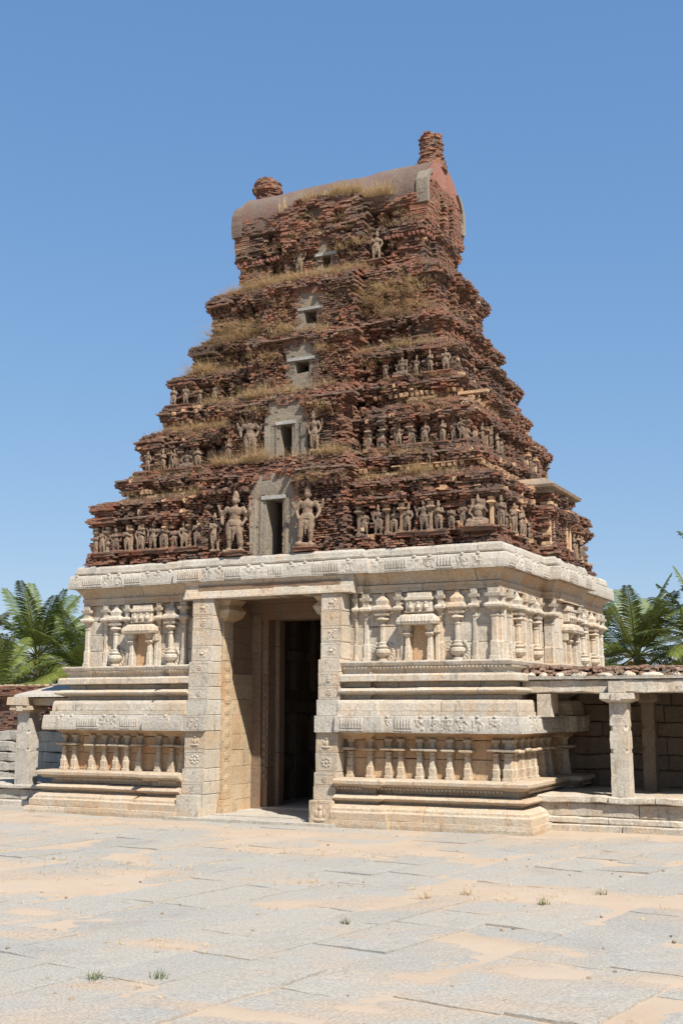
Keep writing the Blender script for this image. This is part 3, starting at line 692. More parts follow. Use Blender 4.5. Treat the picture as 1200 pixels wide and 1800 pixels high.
def chw(z):   return float(np.interp(z, [5.3,7.3,7.45,8.7,9.1,10.4,10.6,11.7,12.1,13.0,14.0,14.3], [1.72,1.68,1.5,1.45,1.3,1.25,1.15,1.1,1.0,1.05,1.0,.7]))
PLATE = [(5.32,7.02,.58,.20,5.34,6.47),(7.42,8.72,.52,.15,7.5,8.16),(9.08,10.18,.40,.17,9.46,9.74),(10.6,11.55,.36,.15,10.72,11.03),(12.15,13.05,.28,.11,12.28,12.58)]
storeys = [(5.3,7.38),(7.38,9.06),(9.06,10.68),(10.68,12.06),(12.06,13.62)]
WZ = [(5.58,6.18),(7.5,8.0),(9.12,9.58),(10.0,10.36),(12.14,12.8)]
def inwall(z): return any(a <= z <= b for a, b in WZ)
def modulation(face, s, w, z, k):
    """bays, niches between them and small pilasters; s along the face, w half width of the face"""
    a = abs(s); e = w - a; wall = inwall(z); low = z < 9.8
    if wall and low:
        u = (e + .03 + .05*math.sin(7*s)) % .31
        m = .03 if u < .12 else -.31
        if .75 < e < .95: m = -.42
    elif wall: m = .02 if ((e + .02) % .36) < .14 else -.16
    else:
        u = ((e + .10) % .64)                           # little shrine roofs side by side
        m = .05*math.sin(math.pi*u/.64) - .01
        if u < .07 or u > .58: m -= .13
        if .72 < e < .95: m = -.16
    return m
def brick_ring(mb, z, h, w, wy, k, cen=None, jag=1.0, blen=.125, chwz=0, plate=None, holes=()):
    faces = (((0,-1),(1,0),w,wy,0), ((1,0),(0,1),wy,w,1), ((0,1),(-1,0),w,wy,2), ((-1,0),(0,-1),wy,w,3))
    wall = inwall(z)
    for n, ax, half, off, fi in faces:
        n = np.array(n, float); ax = np.array(ax, float); fine = fi in (0, 1)
        Ls = blen*rng.uniform(.5, 1.3, int(2.4*half/blen*1.3)+4) * (1 if fine else 1.7)
        ss = -half - .06 + rng.uniform(0, blen) + np.concatenate([[0], np.cumsum(Ls)[:-1]]); sc = ss + Ls/2
        ok = np.abs(sc) <= half + .03; sc, Ls = sc[ok], Ls[ok]
        d = np.array([off + modulation(fi, q, half, z, k) for q in sc])
        isc = np.zeros(len(sc), bool)
        if fi in (0, 2) and cen is not None:
            chwz = chwz + .05*fbm(np.array([3.+fi, 0, z*1.7]), 1, 2, 88) + rng.normal(0,.02)
            isc = np.abs(sc) < chwz
            d[isc] = cen + np.where(np.abs(sc[isc]) > chwz - .14, 0, -.05)
        if fi in (1, 3) and z < 13:
            q = np.abs(sc) < .62 + .25*(z < 7); d[q] = np.maximum(d[q], off) + (.30 if z < 7.0 else .12)
        base = np.array([CX, CY]) + ax*sc[:,None] + n*d[:,None]
        P = np.column_stack([base, np.full(len(sc), z)])
        er = .05*fbm(P, .9, 2, 41) + (.03 if wall else .06)*fbm(P*np.array([1,1,1.25]), 3.4, 3, 57) + (.012 if wall and z < 9 else .028)*vnoise(P*8.0, 12) + rng.normal(0, .019*jag, len(sc))
        if z > 9: er += .05*fbm(P, 1.7, 2, 77)
        er += .004*h3(np.array([int(z/h)]), np.array([fi]), np.array([0]), 3)[0]
        q = rng.random(len(sc)) < .05; er[q] -= rng.uniform(.04,.15,q.sum())
        if z > 11.9 and fi in (1, 3): er = er*.4
        er = np.where(er > .05, .05 + (er-.05)*.4, er)
        keep = np.ones(len(sc), bool)
        if plate is not None and fi in (0, 2):
            keep &= ~(isc & (np.abs(sc - .02) < plate - .05 + rng.normal(0,.045,len(sc)))); er[isc & (np.abs(sc) < plate + .2)] = np.maximum(er[isc & (np.abs(sc) < plate + .2)], -.02)
        wav = .022*vnoise(P*np.array([.9,.9,.4]), 33) + .012*vnoise(P*np.array([3.,3,.4]), 34)
        q3 = base + n*er[:,None]; dep = .38
        edge = (isc & (np.abs(sc) > chwz - .17)) | (np.abs(sc) > half - .16) | ((np.abs(np.diff(d, prepend=d[0])) > .15) | (np.abs(np.diff(d, append=d[-1])) > .15)) & fine
        for i_ in np.nonzero(keep & edge)[0]:          # returns of bays and corners: short bricks one behind the other
            y0 = 0.0
            while y0 < .62:
                dl = random.uniform(.08,.17); hx = Ls[i_]/2 - random.uniform(.0,.016); c = q3[i_] - n*(y0 + dl/2) + ax*random.gauss(0,.013); wv = wav[i_] + random.gauss(0,.004)
                p2 = np.array([c + ax*hx*a_ + n*(dl/2-.003)*b_ for a_, b_ in ((-1,-1),(1,-1),(1,1),(-1,1))])
                V = np.empty((8,3)); V[:4,:2] = p2; V[4:,:2] = p2; V[:4,2] = z + wv + random.uniform(0,.008); V[4:,2] = z + wv + h - random.uniform(0,.009); V += rng.uniform(-.007,.007,(8,3))
                mb.add(V, BOXF, random.random()); y0 += dl
        keep &= ~edge
        for i_ in np.nonzero(keep)[0]:
            hx = Ls[i_]/2 - random.uniform(.002,.009); c = q3[i_] - n*dep
            wv = wav[i_]; zz0 = z + wv + random.uniform(.000,.008); zz1 = z + wv + h - random.uniform(.000,.009)
            p2 = np.array([c + ax*hx*a_ + n*dep*b_ for a_, b_ in ((-1,-1),(1,-1),(1,1),(-1,1))])
            V = np.empty((8,3)); V[:4,:2] = p2; V[4:,:2] = p2; V[:4,2] = zz0; V[4:,2] = zz1
            fr = rng.uniform(-.014,.010,4)
            for t_, v_ in enumerate((2,3,6,7)): V[v_,:2] += n*fr[t_]
            for v_, a_ in ((2,-1),(6,-1),(3,1),(7,1)): V[v_,:2] += ax*a_*random.uniform(0,.012)
            V[:,2] += rng.uniform(-.006,.006,8)
            V[2:4,2] += random.uniform(0,.008); V[6:8,2] -= random.uniform(0,.012)
            mb.add(V, BOXF, random.random())
H = .049
storey_obj = []
for k, (z0, z1) in enumerate(storeys):
    mb = MB(); z = z0
    while z < z1 - .01:
        zc = z + H/2; w = interp(PW, zc); cw = interp(PC, zc); wy = w - 1.32
        pl = None
        for (a, b_, hw, dw, da, db) in PLATE:
            if a < zc < b_: pl = hw - .05
        brick_ring(mb, z, H, w, wy, k, cen=cw-1.32, chwz=chw(zc), plate=pl, jag=1.0 + .5*(not inwall(zc)))
        z += H
    # dark heart of the storey, well behind the facing
    wm = min(interp(PW, z0+.1), interp(PW, z1-.1)) - .55
    storey_obj.append(part(mb, 'brick_storey' if k < 4 else 'brick_roof_body', 'brick'))
    mb = MB()
    if k == 0: segs = [(5.28,6.8),(6.8,7.38)]
    elif k == 4: segs = [(12.06,13.7)]
    else: segs = [(z0, (z0+z1)/2+.1), ((z0+z1)/2+.1, z1)]
    for a, b_ in segs:
        wq = min(interp(PW, t_) for t_ in np.linspace(a, b_, 9)) - .42
        mb.box((CX-wq, CY-wq+1.32, a), (CX-.95, CY+wq-1.32, b_), 0, .3); mb.box((CX+.95, CY-wq+1.32, a), (CX+wq, CY+wq-1.32, b_), 0, .3); mb.box((CX-.95, CY+.3, a), (CX+.95, CY+wq-1.32, b_), 0, .3)
    # tread that closes the ledge on top of the storey
    for t_ in np.arange(a, b_, .08) if False else []: pass
    part(mb, 'brick_core', 'brick')
# ledges: thin stepped sheets so that nothing is hollow from above
mb = MB(); z = 5.32
while z < 13.6:
    w = interp(PW, z) - .40
    mb.box((CX-w, CY-w+1.32, z), (CX-.95, CY+w-1.32, z+.05), .004, .7); mb.box((CX+.95, CY-w+1.32, z), (CX+w, CY+w-1.32, z+.05), .004, .7)
    z += .174
part(mb, 'rubble_fill', 'brick')

# cornice slabs: thin weathered plates that draw the line of every tier
mb = MB()
for zt, cen_ in ((6.30,0),(6.64,0),(7.24,0),(8.14,0),(8.90,0),(9.70,0),(10.54,0),(11.76,0),(12.96,0),(6.98,1),(8.64,1),(10.26,1),(11.62,1)):
    w = max(interp(PC if cen_ else PW, zt + d_) for d_ in (-.03, 0, .03)); half_c = chw(zt)
    for n, ax, half, off in (((0,-1),(1,0),w,w-1.32),((1,0),(0,1),w-1.32,w),((-1,0),(0,-1),w-1.32,w)):
        if cen_ and n[1] == 0: continue
        n = np.array(n, float); ax = np.array(ax, float); s_ = (-half_c - .05) if cen_ else -half + .03; end = half_c + .05 if cen_ else half - .03
        while s_ < end:
            L = random.uniform(.08,.30); m_ = s_ + L/2
            skip = random.random() < (.16 if zt < 9 else .3) or (not cen_ and n[1] != 0 and abs(m_) < half_c - .05) or (n[1] == 0 and abs(m_) < .85 and zt < 7) or any(a < zt < b_ and cen_ and abs(m_) < hw_ for a, b_, hw_, *_r in PLATE)
            if not skip:
                P_ = np.array([m_, off, zt]); e = .045*fbm(P_, .9, 2, 41) + .03*vnoise(P_*2.0, 7); c = np.array([CX, CY]) + ax*m_ + n*(off + min(e, .02) - .155)
                zz = zt + .02*vnoise(np.array([m_*.9, zt, 3.]), 33); mb.obox(c, ax, n, L/2-.006, .17, zz, zz + random.uniform(.028,.045), .010, random.random())
            s_ += L
part(mb, 'tier_cornice', 'ledge')
# loose broken lumps lying on ledges and sticking out of the faces
def lump(b, c, r):
    d = np.array([(-1,-1,-1),(1,-1,-1),(1,1,-1),(-1,1,-1),(-1,-1,1),(1,-1,1),(1,1,1),(-1,1,1)], float)
    b.add(np.array(c) + d*np.array(r)*rng.uniform(.45,1.1,(8,3)), BOXF, random.random())
mb = MB(); ZP = np.arange(5.45, 13.6, .02); WP = np.array([interp(PW, z_) for z_ in ZP]); slope = np.gradient(WP, ZP)
pr_ = np.clip(-slope, 0.15, 3); pr_ /= pr_.sum()
for _ in range(5200):
    z = float(rng.choice(ZP, p=pr_)) + random.uniform(-.02,.04); fi = 0 if random.random() < .62 else 1; w = interp(PW, z)
    if inwall(z) and z < 8.2: continue
    half = w if fi == 0 else w-1.32; s_ = random.uniform(-half, half)
    if fi == 0:
        off = w - 1.32 + modulation(0, s_, w, z, 0)
        if abs(s_) < chw(z):
            off = interp(PC, z) - 1.32
            if any(a < z < b_ and abs(s_) < hw_+.05 for a, b_, hw_, *_r in PLATE): continue
        P = (CX+s_, CY-off+random.uniform(-.02,.06), z)
    else: P = (CX+w+modulation(1, s_, half, z, 0)+random.uniform(-.06,.02), CY+s_, z)
    r = random.uniform(.015,.05); lump(mb, P, (r*1.3, r*1.3, r*.75))
part(mb, 'broken_brick_lumps', 'brick')
# dentil rows
def dentils(name, z, wz, step, sz, h, mat='brick', o=.0, cen=False):
    b = MB(); w = interp(PW, wz) + o; wy = w - 1.32
    for n, ax, half, off in (((0,-1),(1,0),w,wy),((1,0),(0,1),wy,w),((-1,0),(0,-1),wy,w)):
        n = np.array(n, float); ax = np.array(ax, float); s = -half + .05
        while s < half:
            if random.random() > .18 and not (abs(s) < chw(z) and n[1] != 0):
                c = np.array([CX, CY]) + ax*s + n*(off + rng.normal(0,.012)); b.obox(c, ax, n, sz/2, .06, z, z + h*random.uniform(.8,1.0), .008, top=1.25)
            s += step*random.uniform(.95,1.05)
    if cen:
        c0 = interp(PC, wz) - 1.32 + o; hw = chw(z); s = -hw + .06
        while s < hw:
            if random.random() > .15 and abs(s) > .62: b.obox((CX+s, CY-c0), (1,0), (0,-1), sz/2, .06, z, z+h, .008, top=1.2)
            s += step
    part(b, name, mat)
dentils('dentil_row', 6.95, 7.0, .13, .07, .10, 'stucco_orange', .10)
dentils('dentil_row', 8.66, 8.7, .12, .06, .09, 'stucco_orange', .08)
dentils('dentil_row', 6.60, 6.75, .13, .065, .1, 'brick', .12, True) if False else None
dentils('dentil_row', 12.76, 12.7, .10, .05, .08, 'red_plaster', .06)
dentils('dentil_row', 11.48, 11.45, .12, .05, .08, 'brick', .06)
b = MB()
s = -1.6
while s < 1.62:
    if abs(s) > .6 and random.random() > .12: b.obox((CX+s, CY-(4.95-1.32)-.03), (1,0), (0,-1), .035, .07, 6.66, 6.76, .008, top=1.2)
    s += .125
part(b, 'dentil_row', 'brick')
# pale stucco courses that survive on the cornices
def stucco_band(z0, z1, wz, o, keep, seed):
    b = MB(); w = interp(PW, wz) + o; wy = w - 1.32; random.seed(seed)
    for n, ax, half, off in (((0,-1),(1,0),w,wy),((1,0),(0,1),wy,w)):
        n = np.array(n, float); ax = np.array(ax, float); s = -half
        while s < half:
            L = random.uniform(.25,.7)
            if random.random() < keep and not (n[1] != 0 and abs(s+L/2) < chw(z0)+.2):
                c = np.array([CX, CY]) + ax*(s+L/2) + n*(off-.06); b.obox(c, ax, n, L/2-.004, .07, z0, z1, .009)
            s += L
    part(b, 'stucco_band', 'stucco_orange')
stucco_band(6.87,6.93,6.92,.09,.7,2); stucco_band(8.58,8.64,8.6,.08,.6,3); stucco_band(7.03,7.055,7.1,.03,.6,4)
random.seed(21)

# plaster panels at the back of the niches on the lower storeys
def panels(zlo, zhi, wq, keep):
    w = wq; wy = w - 1.32
    for n, ax, half, off in (((0,-1),(1,0),w,wy),((1,0),(0,1),wy,w)):
        n = np.array(n, float); ax = np.array(ax, float); a = .20
        while a < 2*half - .3:
            s = half - a
            if random.random() < keep and not (n[1] != 0 and abs(s) < chw(zlo)+.15) and not (n[0] != 0 and abs(s) < 1.0):
                b = MB(); c = np.array([CX, CY]) + ax*s + n*(off - .32); h_ = random.uniform(.7,1.0)
                b.obox(c, ax, n, .10, .08, zlo, zlo+(zhi-zlo)*h_, .006)
                part(b, 'plaster_panel', random.choice(['stucco','stucco_orange','stucco']))
            a += .31
panels(5.60,6.18,4.72,.5); panels(7.52,7.98,3.98,.4)

def stucco_pilasters(zlo, zhi, wq, keep):
    w = wq; wy = w - 1.32
    for n, ax, half, off in (((0,-1),(1,0),w,wy),((1,0),(0,1),wy,w)):
        n = np.array(n, float); ax = np.array(ax, float); a = .03
        while a < 2*half - .1:
            s = half - a
            if random.random() < keep and not (n[1] != 0 and abs(s) < chw(zlo)+.1) and not (n[0] != 0 and abs(s) < 1.0):
                b = MB(); H_ = zhi - zlo; q = np.array([CX, CY]) + ax*s + n*(off + .05)
                lp(b, q, n, [(zlo-.03,.06,.04),(zlo+.04,.06,.04),(zlo+.05,.04,.02),(zlo+H_*.72,.036,.015),(zlo+H_*.75,.05,.04),(zlo+H_*.80,.085,.08),(zlo+H_*.86,.08,.07),(zlo+H_*.88,.045,.03),(zlo+H_,.06,.06)])
                for k_ in range(1): pass
                part(b, 'stucco_pilaster', random.choice(['stucco','stucco_orange','figure']))
            a += .31
stucco_pilasters(5.60,6.18,4.72,.55); stucco_pilasters(7.52,7.98,3.98,.45)
mb = MB(); ZW = np.concatenate([np.arange(a, b_, .02) for a, b_ in ((5.5,6.7),(7.05,7.3),(7.5,8.2),(8.6,9.0),(9.1,9.7),(10,10.4),(10.8,11.5),(12.1,12.9))])
for _ in range(520):
    z = float(rng.choice(ZW)); fi = 0 if random.random() < .6 else 1; w = interp(PW, z); half = w if fi == 0 else w-1.32; s_ = random.uniform(-half+.05, half-.05)
    if fbm(np.array([s_*.7+fi*9, z*.7, 5.]), 1.0, 2, 23) < -.15: continue
    d_ = (w-1.32 if fi == 0 else w) + modulation(fi, s_, half, z, 0)
    if fi == 0 and abs(s_) < chw(z): continue
    if fi == 1 and abs(s_) < .9: continue
    n_, ax_ = (np.array([0.,-1]), np.array([1.,0])) if fi == 0 else (np.array([1.,0]), np.array([0.,1]))
    c = np.array([CX, CY]) + ax_*s_ + n_*(d_ - .035); hz = random.uniform(.02,.10)
    mb.obox(c, ax_, n_, random.uniform(.02,.075), .07, z, z+hz, .014, random.random())
tag(part(mb, 'plaster_remnants', 'stucco_orange'), kind='stuff')
# stucco shrine front on the right side, under its own slab cornice
def side_shrine():
    x = CX + interp(PW, 6.0) + .30; b = MB(); n = np.array([1.,0]); 
    for y in (-.78,-.52,.52,.78): lp(b, np.array([x-.02, CY+y]), n, [(5.55,.07,.10),(5.62,.07,.1),(5.63,.05,.07),(6.35,.05,.07),(6.40,.09,.13),(6.46,.09,.13),(6.47,.05,.08),(6.62,.06,.1)])
    b.box((x-.2,CY-.8,5.55),(x-.0,CY-.3,6.6),.006); b.box((x-.2,CY+.3,5.55),(x-.0,CY+.8,6.6),.006); b.box((x-.25,CY-.3,5.55),(x-.12,CY+.3,6.6),.006)
    for y in (-.2,.2): lp(b, np.array([x-.12, CY+y]), n, [(5.56,.06,.14),(5.62,.04,.1),(6.1,.035,.09),(6.14,.08,.16),(6.2,.08,.16)])
    lp(b, np.array([x-.12, CY]), n, [(6.2,.28,.16),(6.25,.32,.22),(6.34,.28,.18),(6.42,.18,.14),(6.5,.1,.1)])
    part(b, 'side_shrine', 'stucco_orange')
    b = MB(); b.box((x-.6,CY-1.0,6.64),(x+.10,CY+1.0,6.70),.008)
    lp(b, np.array([x-.1, CY]), n, [(6.70,1.0,.18),(6.74,1.08,.32),(6.80,1.1,.34),(6.88,1.0,.22),(6.96,.9,.08)], back=.5)
    part(b, 'shrine_cornice', 'stucco')
side_shrine()

# plastered surrounds of the five window openings on the axis
def surround(z0, z1, hw, dw, da, db, idx):
    yf = CY - (interp(PC, (z0+z1)/2) - 1.32) + .03; b = MB(); th = .5; x = CX + .02
    if idx >= 2: x = CX + .05
    b.box((x-hw,yf,z0),(x-dw,yf+th,db),.006); b.box((x+dw,yf,z0),(x+hw,yf+th,db),.006)
    if da > z0 + .08: b.box((x-dw,yf,z0),(x+dw,yf+th,da),.004)
    top = [[(x-hw,yf,db),(x+hw,yf,db),(x+hw,yf+th,db),(x-hw,yf+th,db)],[(x-hw*.98,yf-.01,db+(z1-db)*.5),(x+hw*.98,yf-.01,db+(z1-db)*.5),(x+hw*.98,yf+th,db+(z1-db)*.5),(x-hw*.98,yf+th,db+(z1-db)*.5)],[(x-hw*.8,yf-.02,z1),(x+hw*.72,yf-.02,z1),(x+hw*.72,yf+th,z1),(x-hw*.8,yf+th,z1)]]
    b.loft(top)
    if idx < 2:                                        # flat pilasters beside the opening
        for s in (-1, 1):
            b.box((x+s*(hw-.08)-.07, yf-.035, z0), (x+s*(hw-.08)+.07, yf-.001, db+.02), .006)
            b.box((x+s*(dw+.09)-.03, yf-.02, z0), (x+s*(dw+.09)+.03, yf-.001, db), .005)
    for V_ in b.v: V_ += rng.uniform(-.012,.012,V_.shape)
    for _ in range(26):                                # flaked patches and embedded brick
        px_ = random.choice((-1,1))*random.uniform(dw+.03, hw-.04); pz_ = random.uniform(z0, z1-.15); r_ = random.uniform(.015,.045)
        b.box((x+px_-r_, yf-.014, pz_), (x+px_+r_, yf+.02, pz_+r_*1.1), .009)
    o = part(b, 'window_surround', 'plaster')
    b = MB()
    for _ in range(30):                                # bricks showing where the plaster edge has broken away
        sd_ = random.choice((-1,1)); pz_ = random.uniform(z0, z1-.05); wd = random.uniform(.03,.10)
        b.box((x+sd_*(hw-.03)-wd, yf-.03, pz_), (x+sd_*(hw-.03)+wd, yf+.03, pz_+.045), .010)
    for _ in range(12): px_ = random.uniform(-hw, hw); b.box((x+px_-.07, yf-.04, z1-random.uniform(.02,.14)), (x+px_+.07, yf+.03, z1+.03), .012)
    part(b, 'exposed_brick', 'brick', o)
    b = MB(); L = dw + (.09 if idx in (0,1) else .17); b.box((x-L,yf-.045,db+.002),(x+L,yf+.1,db+.075),.006); part(b, 'window_lintel', 'lintel', o)
    b = MB()                                           # deep cavity, walls plastered, shade put into the dark colour
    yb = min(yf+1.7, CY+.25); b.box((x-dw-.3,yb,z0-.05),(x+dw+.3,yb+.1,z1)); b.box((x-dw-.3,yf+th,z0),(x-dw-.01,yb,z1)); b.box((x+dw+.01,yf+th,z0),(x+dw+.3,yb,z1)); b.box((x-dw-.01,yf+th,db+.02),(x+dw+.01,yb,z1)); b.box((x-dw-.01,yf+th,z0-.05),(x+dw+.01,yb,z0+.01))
    part(b, 'window_recess', 'granite_shaded', o)
for i, p_ in enumerate(PLATE): surround(*p_, i)

# ------------------------------------------------------------------ vaulted roof, gables, finials
RY = CY; HWY = 1.14
sec = [(13.6,1.13),(13.8,1.16),(14.0,1.14),(14.2,1.08),(14.38,.97),(14.54,.82),(14.68,.62),(14.78,.42),(14.85,.20),(14.87,0)]
sec = sec + [(z, -y) for z, y in sec[-2::-1]]
def vault(b, x0, x1, grow, zmin, nx, seed, amp=.012):
    S = [(z + grow*.6*(z > 14.3), y*(1+grow)) for z, y in sec if z >= zmin]; V = []
    for i in range(nx+1):
        for z, y in S: V.append((x0+(x1-x0)*i/nx, RY - y, z))
    V = np.array(V); V[:,2] += fbm(V, 1.6, 3, seed)*amp; V[:,1] += fbm(V, 2.1, 3, seed+4)*amp
    n = len(S); m = len(V); V2 = V.copy(); V2[:,1] = RY + (V2[:,1]-RY)*.9; V2[:,2] -= .09
    F = []
    for i in range(nx):
        for j in range(n-1):
            a = i*n+j; F.append((a, a+n, a+n+1, a+1)); F.append((m+a, m+a+1, m+a+n+1, m+a+n))
    for j in range(n-1): F.append((j, j+1, m+j+1, m+j)); a = nx*n+j; F.append((a, m+a, m+a+1, a+1))
    for i in range(nx): F.append((i*n, m+i*n, m+(i+1)*n, (i+1)*n)); a = i*n+n-1; F.append((a, a+n, m+a+n, m+a))
    b.add(V, F, .5)
b = MB(); vault(b, CX-2.44, CX+2.50, 0, 13.59, 60, 3, .03); part(b, 'vault_roof', 'vault', smooth=True)
# brick haunch under the vault, front and back
for sgn in (-1, 1):
    mb = MB(); z = 13.5
    while z < 14.0:
        y = float(np.interp(z, [13.5,13.8,14.0,14.2],[1.13,1.17,1.15,1.08])) + .03; s = -2.34
        while s < 2.36:
            L = random.uniform(.10,.19); P = np.array([CX+s, RY+sgn*y, z]); e = .05*fbm(P,1.6,3,61) + rng.normal(0,.016)
            ztop = 13.93 - .05*(s+2.3) + .05*math.sin(s*3)
            if z < ztop and not (abs(s+.1) < .85 and sgn < 0):
                mb.obox((CX+s+L/2, RY+sgn*(y+e-.2)), (1,0), (0,1), L/2-.004, .2, z+.004, z+H-.004, .006)
            s += L
        z += H
    part(mb, 'brick_haunch', 'brick')
# ruined central projection of the roof front
mb = MB(); z = 13.1
while z < 14.16:
    hw = 1.05 - max(0, z-13.75)*.7; s = -hw + .12*math.sin(z*21)*0 - .1
    while s < hw - .1:
        L = random.uniform(.12,.24); sc = s + L/2; P = np.array([CX+sc, 0, z]); e = .13*fbm(P,1.5,3,91) + rng.normal(0,.03)
        arch = (abs(sc+.30) < .22 and 13.35 < z < 13.85) or (abs(sc-.45) < .2 and 13.2 < z < 13.6)
        pr = 1.38 if z < 13.8 else 1.38 - (z-13.8)*.6
        if arch: pr -= .28
        mb.obox((CX+sc, RY-(pr+e-.3)), (1,0), (0,-1), L/2-.004, .3, z+.004, z+H-.003, .008)
        s += L
    z += H
part(mb, 'brick_dormer', 'brick')
# gable walls: horseshoe of brick with a plaster rim, red plaster at the head
for sg in (1, -1):
    mb = MB(); z = 13.1; x = CX + sg*2.42
    while z < 14.62:
        y = float(np.interp(z, [13.1,13.4,13.8,14.1,14.35,14.62],[1.12,1.16,1.17,1.08,.85,.42])); s = -y
        while s < y:
            L = random.uniform(.10,.18); P = np.array([x, RY+s, z]); e = .028*fbm(P,2.2,3,31) + rng.normal(0,.007)
            top = z > 14.18
            pr = .10 if not top else -.02
            if abs(s+.1) < .3 and 13.2 < z < 13.9: pr += .02 + .1*(abs(s+.1)>.2)
            mb.obox((x+sg*(pr+e-.2), RY+s+L/2), (1,0), (0,1), .2, L/2-.004, z+.003, z+H-.003, .006)
            s += L
        z += H
    part(mb, 'gable_wall', 'brick_red')
    # rim
    b = MB(); rim = [(12.95+.25,1.10),(13.5,1.17),(13.8,1.20),(14.05,1.17),(14.22,1.08),(14.34,.96),(14.40,.86)]
    for fs in (-1, 1):
        rings = []
        for z_, y_ in rim[1:]:
            xa, xb = sorted((x-sg*.12, x+sg*.15)); d = .05*vnoise(np.array([[z_*3, fs, sg]]))[0]*.5
            rings.append([(xa,RY+fs*(y_-.1),z_),(xb,RY+fs*(y_-.1),z_),(xb,RY+fs*(y_+.035+d),z_),(xa,RY+fs*(y_+.035+d),z_)])
        b.loft(rings)
    part(b, 'gable_rim', 'plaster' if sg > 0 else 'vault')
    # red plaster head of the gable
    xh = x + sg*.09
    hd = [(14.12,1.05),(14.3,.98),(14.48,.84),(14.62,.68),(14.74,.48),(14.82,.26),(14.86,.0)]
    ring = [(RY-y_, z_) for z_, y_ in hd] + [(RY+y_, z_) for z_, y_ in hd[-2::-1]]
    b = MB(); b.loft([[(xh-sg*.06, a_, c_) for a_, c_ in ring],[(xh, a_, c_) for a_, c_ in ring]]); part(b, 'gable_head', 'red_plaster')
# finial stumps
def stump(xc, z0, z1, prof, seed):
    mb = MB(); z = z0
    while z < z1:
        f = (z-z0)/(z1-z0); r = float(np.interp(f, [a for a, _ in prof], [b_ for _, b_ in prof])); n = max(5, int(2*math.pi*r/.15)); ph = random.random()*6
        cxo = .03*math.sin(z*5+seed)
        for i in range(n):
            a = ph + 2*math.pi*i/n; e = .05*fbm(np.array([math.cos(a)*2, math.sin(a)*2+seed, z*3]),1,2,5) + rng.normal(0,.015)
            dr = np.array([math.cos(a), math.sin(a)]); tn = np.array([-dr[1], dr[0]])
            mb.obox(np.array([xc+cxo, RY]) + dr*(r+e)*.5, dr, tn, (r+e)*.5, math.pi*r/n*.97, z+.003, z+H-.004, .010)
        z += H
    part(mb, 'finial_stump', 'brick')
stump(CX+2.17, 14.72, 15.62, [(0,.40),(.16,.35),(.3,.28),(.5,.255),(.72,.265),(.95,.27),(1,.24)], 1)
stump(CX-2.28, 14.74, 15.42, [(0,.27),(.3,.28),(.5,.36),(.8,.33),(1,.2)], 2)

# ------------------------------------------------------------------ weathered stucco figures on the tower
def ellip(b, c, r, rot=None, n=10, m=7):
    rings = []
    for j in range(m+1):
        t = math.pi*(j+.02)/(m+.04) - math.pi/2
        rings.append([np.array((r[0]*math.cos(t)*math.cos(2*math.pi*i/n), r[1]*math.cos(t)*math.sin(2*math.pi*i/n), r[2]*math.sin(t))) for i in range(n)])
    R = np.array(rings)
    if rot is not None: R = R @ np.array(rot).T
    R = R + np.array(c); b.loft(list(R))
def limb(b, p, q, r0, r1, n=9):
    p, q = np.array(p, float), np.array(q, float); d = q-p; l = np.linalg.norm(d); d /= l
    u = np.cross(d, [0,1,.1]); u /= np.linalg.norm(u); v = np.cross(d, u); rings = []
    for t in (-.04,0,.25,.5,.75,1,1.04):
        tt = min(max(t,0),1); r = (r0+(r1-r0)*tt)*(1 if 0 <= t <= 1 else .4)*(1+.12*math.sin(math.pi*tt))
        rings.append([p+d*l*t + u*r*math.cos(2*math.pi*i/n) + v*r*math.sin(2*math.pi*i/n) for i in range(n)])
    b.loft(rings)
